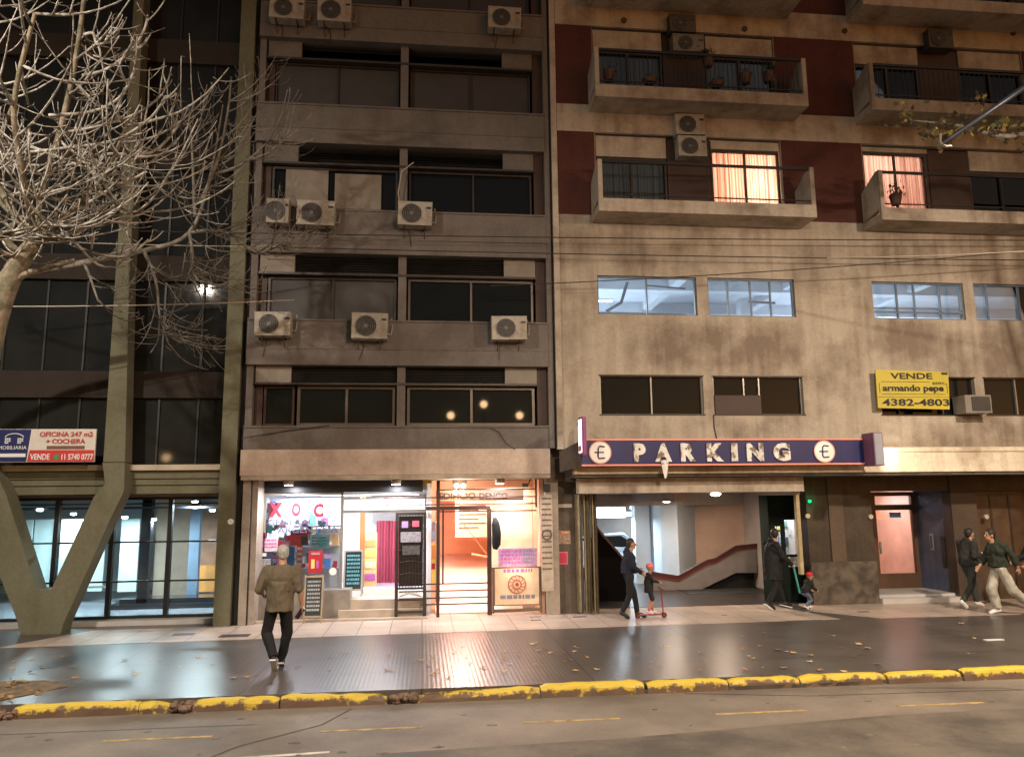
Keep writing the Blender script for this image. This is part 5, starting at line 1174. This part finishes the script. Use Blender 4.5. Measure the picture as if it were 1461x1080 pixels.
tr = MB(); base = Vector((-6.75, -5.2, -.02)); fork = P3(52, 345, -5.2)
tp = [base, P3(-66, 820, -5.2), P3(-44, 640, -5.2), P3(-12, 480, -5.2), P3(16, 395, -5.2), fork]
tr.tube(smooth_path(tp, 5), [.27-.0+(.125-.27)*(i/25)**.6 for i in range(26)], 12)
limbs = [
 ([fork, P3(62, 270, -5.4), P3(88, 180, -5.6), P3(112, 60, -5.7), P3(128, -80, -5.8)], .06, .026, 16, .19),
 ([fork, P3(12, 290, -5.3), P3(-30, 200, -5.5), P3(-30, 60, -5.6), P3(-10, -60, -5.7)], .06, .026, 16, .19),
 ([fork, P3(105, 298, -5.4), P3(150, 250, -5.6), P3(180, 180, -5.8)], .05, .022, 15, .2),
 ([fork, P3(35, 260, -6.1), P3(20, 150, -6.6), P3(50, 20, -6.9)], .055, .025, 16, .19),
 ([fork, P3(100, 335, -5.1), P3(150, 312, -5.2), P3(205, 300, -5.3)], .035, .016, 10, .14),
 ([P3(30, 372, -5.2), P3(-10, 350, -5.4), P3(20, 330, -5.8), P3(80, 320, -6.)], .035, .016, 10, .14),
 ([fork, P3(20, 310, -4.8), P3(-15, 250, -4.4), P3(30, 120, -4.2)], .05, .022, 8, .19),
]
cr1 = MB()
for pts, r0, r1, nt_, lift in limbs:
    sp = smooth_path(pts, 5); n = len(sp); tr.tube(sp, [r0+(r1-r0)*i/(n-1) for i in range(n)], 8)
    for j in range(nt_):
        i = rt.randint(2, n-1); u = i/(n-1)
        az = rt.uniform(-1.9, 1.9) if rt.random() < .72 else rt.uniform(0, 6.28)
        dd = Vector((math.cos(az), math.sin(az)*.8, rt.uniform(-.55, .15)))
        twig(cr1, sp[i], dd, rt.uniform(1.0, 2.0), .021, .0075, lift*rt.uniform(.6, 1.35), 0)
# hand placed long J twigs at the crown's right edge
for pts in ([(0, 222, -5.6), (90, 212, -5.8), (165, 200, -5.9), (215, 168, -6.), (236, 138, -6.)], [(118, 108, -5.8), (150, 100, -5.9), (185, 75, -6), (205, 45, -6), (211, 22, -6)],
            [(70, 165, -6), (130, 160, -6), (170, 140, -6.1), (190, 105, -6.1), (192, 85, -6.1)], [(120, 50, -5.9), (133, 48, -6), (138, 62, -6), (150, 60, -6), (160, 40, -6)],
            [(90, 190, -5.6), (150, 178, -5.7), (200, 160, -5.7), (232, 135, -5.8)], [(60, 330, -5.), (130, 360, -5.1), (180, 365, -5.1), (212, 342, -5.1)], [(150, 220, -5.6), (215, 218, -5.4), (250, 185, -5.4), (268, 155, -5.4)],
            [(60, 320, -5.2), (100, 340, -5.2), (140, 378, -5.), (180, 380, -4.9)], [(45, 210, -5.5), (110, 235, -5.6), (165, 262, -5.6), (210, 245, -5.6)], [(20, 330, -5.3), (-10, 300, -5.4), (-40, 260, -5.4)]):
    sp = smooth_path([P3(*q) for q in pts], 4); n = len(sp); cr1.tube(sp, [.026-.010*i/(n-1) for i in range(n)], 6)
    for j in range(7):
        i = rt.randint(2, n-1); twig(cr1, sp[i], Vector((rt.uniform(-.2, 1), rt.uniform(-.8, .8), rt.uniform(-.2, .6))), rt.uniform(.25, .6), .014, .008, .2, 1)
st_ = smooth_path([P3(16, 402, -5.2), P3(45, 388, -5.25), P3(75, 380, -5.3), P3(106, 372, -5.35)], 4); tr.tube(st_, [.05-.018*i/12 for i in range(13)], 8)
st_ = smooth_path([P3(24, 358, -5.2), P3(5, 342, -5.3), P3(-20, 330, -5.4)], 4); tr.tube(st_, [.055-.01*i/8 for i in range(9)], 8)
tr.build('trunk', stained('trunk_bark', (.25, .20, .145), (.10, .095, .06), .9, rough=.9, streak=False, sc=5, lo=.42, hi=.58), T1, True); cr1.build('crown', BARK, T1, True)
# dimly lit tree, dimness put into its bark colour, branches hang in front of the two left buildings
T2 = thing('bare_tree', 'dimmer bare tree further back, fine twigs drooping before the glass office building', 'tree', (-7.6, -2.2, 0))
BARK2 = stained('dimmed_bark', (.24, .22, .19), (.10, .09, .075), .8, rough=.9, streak=False, sc=6, lo=.4, hi=.6)
tr = MB(); root = Vector((-9.9, -2.6, 0)); T2.location = root; ORG[T2.name] = root.copy()
tp = [root, P3(-190, 700, -2.6), P3(-150, 500, -2.6), P3(-30, 410, -2.7), P3(120, 375, -2.8), P3(205, 358, -2.9), P3(270, 332, -3.), P3(300, 250, -3.1), P3(318, 150, -3.1)]
sp = smooth_path(tp, 5); n = len(sp); tr.tube(sp, [.15+(.012-.15)*(i/(n-1))**.6 for i in range(n)], 8)
cr2 = MB()
l2 = [([(205, 358, -2.9), (222, 400, -2.9), (228, 450, -2.9), (240, 490, -2.9)], 22, -.5, .11), ([(270, 332, -3.), (275, 370, -3.), (268, 395, -3.)], 18, -.5, .13), ([(270, 332, -3.), (320, 330, -2.9), (365, 360, -2.8), (400, 350, -2.8)], 26, -.2, .2),
      ([(285, 290, -3.05), (310, 230, -3.1), (325, 160, -3.1), (330, 110, -3.1)], 20, .1, .2), ([(278, 310, -3.), (275, 230, -3.1), (272, 180, -3.2)], 14, .1, .2), ([(120, 375, -2.8), (130, 400, -2.8), (140, 430, -2.8)], 6, -.6, .12), ([(300, 250, -3.), (345, 235, -3.), (385, 200, -3.)], 14, 0, .2)]
for pts, cnt, dz, lift in l2:
    sp = smooth_path([P3(*q) for q in pts], 4); n = len(sp); tr.tube(sp, [.035-.02*i/(n-1) for i in range(n)], 6)
    for j in range(int(cnt*.75)):
        i = rt.randint(1, n-1); az = rt.uniform(-1.6, 1.9)
        twig(cr2, sp[i], Vector((math.cos(az)*1.0, math.sin(az)*.5, dz+rt.uniform(-.4, .3))), rt.uniform(.7, 1.5), .013, .006, lift*rt.uniform(.6, 1.3), 0)
tr.build('trunk', BARK2, T2, True); cr2.build('crown', BARK2, T2, True)
# leafy twig end of a tree beyond the right edge
T3 = thing('leafy_tree', 'tree beyond the right edge whose last brown and yellow leaves hang by the pole arm', 'tree', (14.2, -3.6, 0))
tr = MB(); tp = [Vector((14.2, -3.6, 0)), Vector((14.0, -3.6, 4)), Vector((13.5, -3.7, 7.6)), P3(1560, 180, -4), P3(1440, 195, -4.1), P3(1370, 180, -4.2), P3(1300, 172, -4.2)]
sp = smooth_path(tp, 5); n = len(sp); tr.tube(sp, [.16-.15*(i/(n-1))**.7 for i in range(n)], 8); tips = []
for j in range(26):
    i = rt.randint(16, n-1); q = sp[i]; d = Vector((rt.uniform(-1, 1), rt.uniform(-1, 1), rt.uniform(-.7, .8))).normalized()*rt.uniform(.2, .7); tr.tube([q, q+d*.6+Vector((0, 0, .03)), q+d], [.01, .007, .004], 4); tips += [q+d*.5, q+d*.8, q+d]
tr.build('trunk', BARK2, T3, True)
def leafpoly(r):
    return [(0, -.5), (.16, -.22), (.48, -.2), (.30, .02), (.42, .3), (.14, .24), (0, .52), (-.14, .24), (-.42, .3), (-.3, .02), (-.48, -.2), (-.16, -.22)]
for nm, c, k in (('foliage', (.16, .10, .045), 0), ('foliage', (.30, .22, .04), 1), ('foliage', (.07, .075, .03), 2)):
    mb = MB()
    for p in tips:
        for q in range(3):
            c0 = p+Vector((rt.gauss(0, .1), rt.gauss(0, .1), rt.gauss(0, .09))); Mx = Matrix.Translation(c0) @ Matrix.Rotation(rt.uniform(0, 6), 4, 'Z') @ Matrix.Rotation(rt.uniform(.3, 1.6), 4, 'X') @ Matrix.Scale(rt.uniform(.07, .15), 4)
            if rt.random() < (.7 if k != 1 else .3): mb.M = Mx; mb.add([(x, y, .1*abs(x)) for x, y in leafpoly(1)], [tuple(range(12))]); mb.M = None
    mb.build(nm, mat('leaf_%d' % k, c, .7, .3, 9), T3)

# ================================================================== FALLEN LEAVES
rl = random.Random(5); LM = []
for k in range(4):
    me = bpy.data.meshes.new('fallen_leaf'); P = leafpoly(1); vs = [(0, 0, .02)]+[(x*.13, y*.13, .012+.035*rl.random()*(abs(x)+abs(y))) for x, y in P]
    me.from_pydata(vs, [], [(0, i, i % 12+1) for i in range(1, 13)]); me.materials.append(mat('dry_leaf_%d' % k, [(.42, .26, .13), (.55, .38, .22), (.30, .16, .08), (.50, .30, .10)][k], .8, .2, 20)); LM.append(me)
px_leaves = [(215, 940), (192, 962), (200, 960), (283, 938), (303, 950), (105, 953), (107, 968), (80, 972), (366, 963), (400, 950), (425, 953), (492, 935), (555, 937), (590, 945), (598, 942), (617, 939), (648, 932), (617, 962), (640, 967), (665, 938), (690, 953), (718, 930), (720, 940), (716, 945), (760, 920), (765, 918), (778, 926), (768, 929), (785, 932), (762, 948), (820, 930), (806, 944), (815, 942), (852, 956), (875, 946), (908, 936), (930, 945), (928, 952), (945, 923), (952, 907), (935, 914), (979, 908), (1090, 904), (1085, 922), (1058, 926), (1060, 928), (1000, 932), (985, 941), (1005, 943), (1067, 937), (1074, 940), (1063, 956), (1110, 928), (1122, 930), (1155, 945), (1157, 936), (1189, 908), (1200, 925), (1225, 920), (1238, 926), (1218, 937), (1253, 948), (1170, 957), (1372, 890), (1390, 911), (1382, 933), (740, 935), (560, 958), (470, 958), (20, 945), (45, 960)]
px_leaves += [(rl.uniform(600, 1250), rl.uniform(905, 962)) for _ in range(22)] + [(rl.uniform(0, 560), rl.uniform(935, 975)) for _ in range(14)]
for i, (px, py) in enumerate(px_leaves):
    g = gnd(px, py, 0); o = bpy.data.objects.new('fallen_leaf', LM[rl.randrange(4)]); COL.objects.link(o); s_ = rl.uniform(.45, 1.05)
    o.location = (g.x, g.y, .004); o.rotation_euler = (rl.uniform(-.12, .12), rl.uniform(-.12, .12), rl.uniform(0, 6.3)); o.scale = (s_, s_, s_)
    tag(o, 'dry brown fallen leaf lying on the wet grey pavement', 'leaf', 'fallen leaves on the wet pavement')
g = gnd(1418, 913); o = MB().box(g.x-.17, g.x+.17, g.y-.04, g.y+.05, .002, .012).build('paper_scrap', MW); tag(o, 'flat white paper scrap on the pavement at the far right', 'litter')
lit = MB()
for i in range(420):
    x = rl.uniform(-9.4, -5.); y = rl.uniform(-5.88, -4.5)
    if x > -5.5 and y > -5.2: continue
    Mx = Matrix.Translation((x, y, .02+rl.random()*.03)) @ Matrix.Rotation(rl.uniform(0, 6), 4, 'Z') @ Matrix.Rotation(rl.uniform(-.5, .5), 4, 'X') @ Matrix.Scale(rl.uniform(.05, .12), 4); lit.M = Mx; lit.add([(a, b, .15*abs(a)) for a, b in leafpoly(1)], [tuple(range(12))])
lit.M = None; o = lit.build('leaf_litter', mat('litter_leaf', (.26, .16, .07), .85, .5, 5)); o['kind'] = 'stuff'; o['label'] = 'brown leaf litter and weeds covering the tree pit at the kerb'

# ================================================================== PEOPLE
def remesh(mb, voxel, smooth=6, wr=0.):
    me = bpy.data.meshes.new('r'); me.from_pydata(mb.v, [], mb.f); o = bpy.data.objects.new('r', me); COL.objects.link(o)
    m = o.modifiers.new('m', 'REMESH'); m.mode = 'VOXEL'; m.voxel_size = voxel; m.use_smooth_shade = True
    s_ = o.modifiers.new('s', 'SMOOTH'); s_.factor = .5; s_.iterations = smooth
    dg = bpy.context.evaluated_depsgraph_get(); r = bpy.data.meshes.new_from_object(o.evaluated_get(dg)); bpy.data.objects.remove(o); bpy.data.meshes.remove(me)
    if wr:
        for v in r.vertices:
            c = v.co; v.co = c+v.normal*(wr*(mnoise.noise(Vector((c.x*9, c.y*9, c.z*5)))+.5*mnoise.noise(Vector((c.x*22, c.y*22, c.z*12+7)))))
    for p in r.polygons: p.use_smooth = True
    return r
SK = mat('skin', (.42, .23, .15), .55, .06)
def seg(mb, a, b, ra, rb, n=12, bulge=0):
    a, b = Vector(a), Vector(b); k = 6; mb.tube([a.lerp(b, i/k) for i in range(k+1)], [ra+(rb-ra)*i/k+bulge*math.sin(math.pi*i/k) for i in range(k+1)], n); mb.ell(a, (ra,)*3, 10, 8); mb.ell(b, (rb,)*3, 10, 8)
def hand(mb, wr, d, side, up, curl=.5, s=1.):
    """palm with four fingers of different length and a thumb leaving its side; d: direction of the hand"""
    d = d.normalized(); up = (up-d*up.dot(d)).normalized(); sd = d.cross(up)*side
    c = wr+d*.045*s; rot = Matrix((sd, d, up)).transposed(); mb.ell(c, (.040*s, .052*s, .018*s), 12, 8, rot)
    for i, L in enumerate((.070, .080, .075, .058)):
        b = wr+d*.085*s+sd*(.030-.020*i)*s; k = b+(d*math.cos(curl*.6)-up*math.sin(curl*.6))*L*.5*s; e = k+(d*math.cos(curl*1.7)-up*math.sin(curl*1.7))*L*.5*s
        mb.tube([wr+d*.05*s+sd*(.026-.017*i)*s, b, k, e], [.010*s, .0095*s, .009*s, .0075*s], 7)
    b = wr+d*.025*s+sd*.036*s; mb.tube([wr+d*.015*s+sd*.02*s, b, b+(d*.6+sd*.7-up*.2)*.034*s, b+(d*.95+sd*.5-up*.5)*.062*s], [.013*s, .0125*s, .0115*s, .009*s], 7)
def person(label, pos, heading, H, J, top, bottom, shoe, hair, hairlen=.0, sleeve=1., hem=.0, loose=1., hood=False, child=False, skirt=None, baggy=1., hat=None, sole=None):
    s = H/1.75; hs = 1.0 if not child else 1.28
    D0 = dict(pel=(0, 0, .95), ch=(0, 0, 1.28), nk=(0, .01, 1.49), hd=(0, .035, 1.635), hL=(-.09, 0, .92), hR=(.09, 0, .92), kL=(-.10, .03, .50), kR=(.10, .03, .50), aL=(-.10, 0, .09), aR=(.10, 0, .09), tL=(-.11, .15, .03), tR=(.11, .15, .03),
              sL=(-.185, 0, 1.41), sR=(.185, 0, 1.41), eL=(-.23, -.02, 1.13), eR=(.23, -.02, 1.13), wL=(-.24, .06, .88), wR=(.24, .06, .88))
    D0.update(J); J = {k: Vector(v) for k, v in D0.items() if k not in ('face', 'curlL', 'curlR')}
    t = thing('person', label, 'person', pos); Mx = Matrix.Translation(pos) @ Matrix.Rotation(heading, 4, 'Z') @ Matrix.Scale(s, 4)
    def fin(mb, vox, name, m, sm=5, wr=0., par=None):
        me = remesh(mb, vox, sm, wr); me.transform(Mx); me.transform(Matrix.Translation(-Vector(pos))); me.name = name
        o = bpy.data.objects.new(name, me); COL.objects.link(o); o.parent = par or t; me.materials.clear(); me.materials.append(m); return o
    fa = Matrix.Rotation(J_face.get(label, 0), 3, 'Z')
    b = MB(); hc = J['hd']
    b.ell(J['pel'], (.155, .105, .12)); b.ell((J['pel']+J['ch'])/2, (.135, .095, .2)); b.ell(J['ch'], (.175, .11, .18))
    seg(b, J['nk']-Vector((0, 0, .06)), hc-Vector((0, 0, .05)), .062, .056)
    b.ell(hc+Vector((0, -.008, .02)), (.078*hs, .098*hs, .105*hs), 16, 12, fa); b.ell(hc+fa @ Vector((0, .028, -.058)), (.056*hs, .062*hs, .062*hs), 14, 10, fa)
    b.ell(hc+fa @ Vector((0, .100*hs, -.012)), (.014, .022, .028), 8, 6, fa)
    for q in (-1, 1): b.ell(hc+fa @ Vector((q*.080*hs, -.005, -.008)), (.012, .022, .034), 8, 6, fa)
    for q, S_, E_, W_ in ((-1, 'sL', 'eL', 'wL'), (1, 'sR', 'eR', 'wR')):
        seg(b, J[S_], J[E_], .054, .042, bulge=.004); seg(b, J[E_], J[W_], .041, .027, bulge=.005)
        dd = J[W_]-J[E_]; hand(b, J[W_], dd+Vector((0, .02, -.01)), -q, Vector((q*1., -.1, .1)), .55)
    for A, K, N, T_ in (('hL', 'kL', 'aL', 'tL'), ('hR', 'kR', 'aR', 'tR')):
        seg(b, J[A], J[K], .085, .055, bulge=.006); seg(b, J[K], J[N], .052, .037, bulge=.012); seg(b, J[N], J[T_], .036, .025)
    body = fin(b, .0095, 'body', SK, 3)
    # eyes and mouth
    ey = MB()
    for q in (-1, 1): ey.ell(hc+fa @ Vector((q*.032*hs, .086*hs, .010)), (.013, .010, .008), 8, 6, fa)
    me_ = ey; me_.v = [tuple(Mx @ Vector(v)) for v in me_.v]; me_.build('eyes', mat('eye_dark', (.03, .02, .02), .3, 0), t)
    mo = MB().ell(hc+fa @ Vector((0, .088, -.062)), (.022, .010, .006), 8, 6, fa); mo.v = [tuple(Mx @ Vector(v)) for v in mo.v]; mo.build('mouth', mat('lips', (.32, .10, .08), .5, 0), t)
    # top
    c = MB(); L_ = loose
    c.ell(J['ch']+Vector((0, 0, .02)), (.20*L_, .135*L_, .19)); c.ell((J['pel']+J['ch'])/2, (.175*L_, .13*L_, .22))
    pz = J['pel']; hz = .02-hem; c.tube([J['ch']+Vector((0, 0, -.05)), pz+Vector((0, 0, .12)), pz+Vector((0, 0, hz))], [.15*L_, .158*L_, .165*L_], 20)
    c.ell((J['sL']+J['sR'])/2+Vector((0, 0, .0)), (.20, .09, .065)); c.ell(J['nk']-Vector((0, 0, .05)), (.085, .075, .04))
    for S_, E_, W_ in (('sL', 'eL', 'wL'), ('sR', 'eR', 'wR')):
        seg(c, J[S_], J[E_], .064*L_, .058*L_); e = J[E_].lerp(J[W_], sleeve)
        if sleeve > 0: c.tube([J[E_], J[E_].lerp(e, .5), e], [.058*L_, .054*L_, .047*L_], 12)
    if hood: c.ell(J['nk']+Vector((0, -.06, .01)), (.10, .07, .06))
    fin(c, .013, 'jacket' if hood else 'shirt', top, 4, .024)
    # bottom
    c = MB(); c.ell(J['pel']+Vector((0, 0, -.02)), (.17, .12, .12))
    for A, K, N in (('hL', 'kL', 'aL'), ('hR', 'kR', 'aR')):
        seg(c, J[A], J[K], .100, .072*baggy)
        if skirt is None: c.tube([J[K], J[K].lerp(J[N], .5), J[N]+Vector((0, 0, .02))], [.072*baggy, .064*baggy, .058*baggy], 14)
    fin(c, .013, 'trousers' if skirt is None else 'skirt', bottom, 5, .010*baggy)
    if skirt is not None:
        c = MB()
        for K, N in (('kL', 'aL'), ('kR', 'aR')): seg(c, J[K]+Vector((0, 0, .06)), J[N], .060, .045)
        fin(c, .013, 'leggings', skirt, 4)
    for N, T_ in (('aL', 'tL'), ('aR', 'tR')):
        c = MB(); a, e = J[N], J[T_]; d = (e-a); d2 = d.normalized()
        c.ell(a-d2*.02+Vector((0, 0, -.01)), (.042, .05, .05)); c.tube([a-d2*.05+Vector((0, 0, -.03)), a.lerp(e, .5), e, e+d2*.05], [.042, .045, .045, .028], 12)
        o = fin(c, .012, 'shoe', shoe, 3)
        if sole:
            k = MB(); nrm = d2.cross(Vector((1, 0, 0))); 
            if nrm.z > 0: nrm = -nrm
            p0 = a-d2*.07+nrm*.052; p1 = e+d2*.06+nrm*.030; w_ = Vector((.043, 0, 0)); th = nrm*.02
            vs = [p0-w_, p0+w_, p1+w_*.8, p1-w_*.8]; vs += [v+th for v in vs]; k.add([tuple(Mx @ v) for v in vs], [(0, 1, 2, 3), (7, 6, 5, 4), (0, 4, 5, 1), (1, 5, 6, 2), (2, 6, 7, 3), (3, 7, 4, 0)]); k.build('sole', sole, o)
    # hair
    if hair is not None:
        c = MB(); c.ell(hc+fa @ Vector((0, -.022, .034)), (.086*hs, .098*hs, .104*hs), 16, 12, fa)
        c.ell(hc+fa @ Vector((0, -.055, -.02)), (.072*hs, .055*hs, .07*hs), 12, 8, fa)
        if hairlen: c.ell(hc+fa @ Vector((0, -.07, -.10)), (.07, .05, .12), 12, 8, fa)
        fin(c, .010, 'hair', hair, 3, .012)
    if hat is not None:
        c = MB(); c.ell(hc+Vector((0, -.015, .062)), (.100*hs, .116*hs, .082*hs), 16, 12); fin(c, .010, 'helmet' if hat[1] else 'cap', hat[0], 2)
    return t, J, Mx
J_face = {}
OL = mat('olive_brown_shirt', (.125, .098, .062), .85, .15, 6); BK = mat('black_trousers', (.006, .006, .007), .85, .2); BS = mat('black_shoe', (.012, .012, .012), .5, .1); GH = mat('grey_hair', (.36, .35, .33), .8, .25, 30)
NV = mat('navy_hoodie', (.007, .009, .022), .85, .2); DH = mat('dark_hair', (.02, .014, .01), .6, .2, 20); BC = mat('black_coat', (.005, .005, .006), .8, .2)
g = gnd(394, 955)
J_face['grey haired man walking away in an olive brown shirt, dark case in his right hand'] = .25
t, J, Mx = person('grey haired man walking away in an olive brown shirt, dark case in his right hand', (g.x, g.y, .01), R(6), 1.84,
    dict(pel=(.02, 0, .93), ch=(.03, 0, 1.27), nk=(.04, .02, 1.485), hd=(.035, .06, 1.625), hL=(-.08, 0, .90), hR=(.10, 0, .90), kL=(-.155, .06, .50), kR=(.13, .10, .49), aL=(-.03, -.16, .17), tL=(-.02, -.03, .045), aR=(.055, .20, .09), tR=(.06, .35, .03),
         sL=(-.17, 0, 1.40), sR=(.23, 0, 1.40), eL=(-.27, -.03, 1.13), wL=(-.24, .19, 1.04), eR=(.29, -.03, 1.12), wR=(.33, .03, .89)), OL, BK, BS, GH, sleeve=.15, hem=.14, loose=1.22, sole=MW, baggy=1.12)
w_ = Mx @ (J['wR']+Vector((.0, .03, -.10))); c = thing('hand_case', 'slim dark case held in the walking man\'s right hand', 'case', w_)
mb = MB(); mb.M = Matrix.Translation(w_) @ Matrix.Rotation(R(35), 4, 'Y'); mb.box(-.035, .035, -.02, .02, -.13, .05).box(-.028, .028, -.024, -.0205, -.12, .04); mb.build('shell', mat('dark_maroon_case', (.03, .01, .018), .4, .1), c)
g = gnd(899, 882)
t, J, Mx = person('person in a navy hoodie and black trousers walking right behind the scooter child', (g.x, g.y, .01), R(-88), 1.66,
    dict(ch=(0, .02, 1.27), nk=(0, .04, 1.48), hd=(0, .09, 1.61), kL=(-.09, .14, .50), aL=(-.08, .20, .09), tL=(-.08, .35, .03), kR=(.09, -.02, .50), aR=(.08, -.20, .13), tR=(.08, -.08, .03), eL=(-.22, .06, 1.14), wL=(-.16, .28, 1.03), eR=(.22, .04, 1.13), wR=(.15, .26, .98)), NV, BK, BS, DH, hood=True, loose=1.05)
g = gnd(926, 881)
PKL = mat('coral_leggings', (.55, .10, .09), .8, .1); BKS = mat('black_skirt', (.015, .013, .015), .9, .1)
t, J, Mx = person('small child with a pink helmet, black skirt and coral leggings riding a red scooter', (g.x, g.y-.05, .09), R(-90), 1.05,
    dict(ch=(0, .02, 1.22), nk=(0, .05, 1.42), hd=(0, .09, 1.58), kL=(-.09, .16, .50), aL=(-.07, .12, .09), tL=(-.07, .26, .03), kR=(.09, .08, .48), aR=(.07, -.06, .09), tR=(.07, .08, .03), eL=(-.2, .14, 1.14), wL=(-.13, .36, 1.08), eR=(.2, .14, 1.14), wR=(.13, .36, 1.08), sL=(-.16, 0, 1.34), sR=(.16, 0, 1.34)), BKS, BKS, MW, None, child=True, skirt=PKL, hat=(mat('pink_helmet', (.75, .17, .20), .35, .08), 1), hem=.25)
def scooter(label, x, y, col, hgt, L):
    t = thing('kick_scooter', label, 'scooter', (x, y, .005)); m_ = mat(col[0], col[1], .4, .1)
    MB().box(x-L*.4, x+L*.35, y-.05, y+.05, .06, .085).build('deck', m_, t)
    MB().tube([(x+L*.35, y, .075), (x+L*.45, y, .12), (x+L*.40, y, hgt)], .014, 8).build('stem', m_, t)
    MB().tube([(x+L*.40, y-.17, hgt), (x+L*.40, y+.17, hgt)], .013, 8).build('handlebar', M_BLACK, t)
    for xx in (x-L*.45, x+L*.48):
        o = MB().tube([(xx, y-.018, .055), (xx, y+.018, .055)], .055, 18).build('wheel', M_BLACK, t); MB().tube([(xx, y-.022, .055), (xx, y+.022, .055)], .03, 12).build('hub', m_, o)
    return t
scooter('red kick scooter under the child with the pink helmet', g.x+.02, g.y-.05, ('scooter_red', (.30, .025, .025)), .60, .62)
g = gnd(1103, 868)
lab = 'adult in a long black coat stepping right, one hand on a teal push stick'; J_face[lab] = .9
t, J, Mx = person(lab, (g.x, g.y-.1, .01), R(-80), 1.78,
    dict(ch=(0, .03, 1.27), nk=(0, .06, 1.48), hd=(0, .11, 1.62), kL=(-.1, .20, .50), aL=(-.09, .30, .10), tL=(-.09, .45, .05), kR=(.1, -.02, .48), aR=(.09, -.22, .13), tR=(.09, -.1, .03), eL=(-.2, .2, 1.16), wL=(-.15, .42, 1.02), eR=(.22, .12, 1.14), wR=(.18, .36, .96)), BC, BK, BS, DH, hem=.34, loose=1.22, hood=True, sole=MW)
wr_ = Mx @ (J['wR']+Vector((0, .06, -.03))); g2 = gnd(1150, 869)
t = thing('push_stick', 'teal push stick held between the black coated adult and the red capped child', 'push stick', (g2.x, g2.y, 0)); MB().tube([wr_, (g2.x-.12, g2.y, .35)], .022, 8).build('shaft', mat('teal_paint', (.05, .30, .28), .4, .1), t); MB().tube([wr_+Vector((-.02, -.08, .01)), wr_+Vector((-.02, .08, .01))], .018, 8).build('grip', mat('grip_white', (.6, .6, .6), .5, 0), t)
lab = 'small crouching child in a red cap, dark jacket and jeans by the garage corner'; J_face[lab] = -.4
person(lab, (g2.x+.05, g2.y, .01), R(-75), .98, dict(pel=(0, -.08, .62), ch=(0, .08, .95), nk=(0, .16, 1.12), hd=(0, .20, 1.28), hL=(-.09, -.08, .60), hR=(.09, -.08, .60), kL=(-.1, .22, .42), aL=(-.1, .10, .09), tL=(-.1, .25, .03), kR=(.1, .10, .34), aR=(.1, -.22, .12), tR=(.1, -.10, .03),
    sL=(-.16, .1, 1.06), sR=(.16, .1, 1.06), eL=(-.22, .16, .82), wL=(-.18, .34, .72), eR=(.22, .16, .82), wR=(.18, .34, .72)), BC, mat('blue_jeans', (.10, .13, .18), .8, .2), MW, None, child=True, hat=(mat('red_cap', (.55, .02, .025), .6, .1), 0), loose=1.1, hood=True)
g = gnd(1388, 868)
t, J, Mx = person('person in a dark hooded jacket and grey trousers walking right, holding a pale folded paper', (g.x, g.y, .01), R(-80), 1.76,
    dict(ch=(0, .03, 1.27), nk=(0, .06, 1.48), hd=(0, .12, 1.61), kL=(-.1, .2, .52), aL=(-.09, .22, .10), tL=(-.09, .37, .04), kR=(.1, -.08, .48), aR=(.09, -.36, .16), tR=(.09, -.26, .05), eL=(-.2, .04, 1.14), wL=(-.12, .26, 1.16), eR=(.22, -.06, 1.14), wR=(.2, .16, 1.16)), mat('charcoal_jacket', (.022, .020, .020), .85, .2), mat('charcoal_trousers', (.035, .04, .035), .85, .2), MW, DH, hood=True, loose=1.18, hem=.05)
q = Mx @ (J['wR']+Vector((0, .12, .03))); tag(MB().box(q.x-.10, q.x+.07, q.y-.02, q.y-.005, q.z-.04, q.z+.035).build('folded_paper', mat('paper_cream', (.55, .5, .4), .7, .1)), 'pale folded paper in the hand of the charcoal jacketed walker', 'paper')
g = gnd(1432, 877)
t, J, Mx = person('person in a dark green jacket and baggy pale jeans striding left with white shoes', (g.x, g.y, .01), R(84), 1.78,
    dict(ch=(0, .04, 1.27), nk=(0, .07, 1.48), hd=(0, .12, 1.61), kR=(.1, .14, .52), aR=(.09, .05, .09), tR=(.09, .20, .03), kL=(-.1, -.18, .50), aL=(-.09, -.50, .20), tL=(-.09, -.42, .07), eR=(.24, .1, 1.15), wR=(.22, .28, .95), eL=(-.22, -.2, 1.17), wL=(-.2, -.28, .95)), mat('dark_green_jacket', (.022, .028, .018), .85, .2), mat('pale_baggy_jeans', (.42, .39, .33), .85, .25, 7), MW, DH, hood=True, loose=1.22, baggy=1.45, sleeve=.75)
g = gnd(1487, 872)
person('person mostly beyond the right edge, only a lifted hand in view', (g.x, g.y, .01), R(84), 1.74, dict(eR=(.22, .14, 1.14), wR=(.2, .36, 1.05), eL=(-.22, .1, 1.12), wL=(-.18, .32, 1.0)), BC, BK, BS, DH, hood=True, loose=1.1, sleeve=.9)
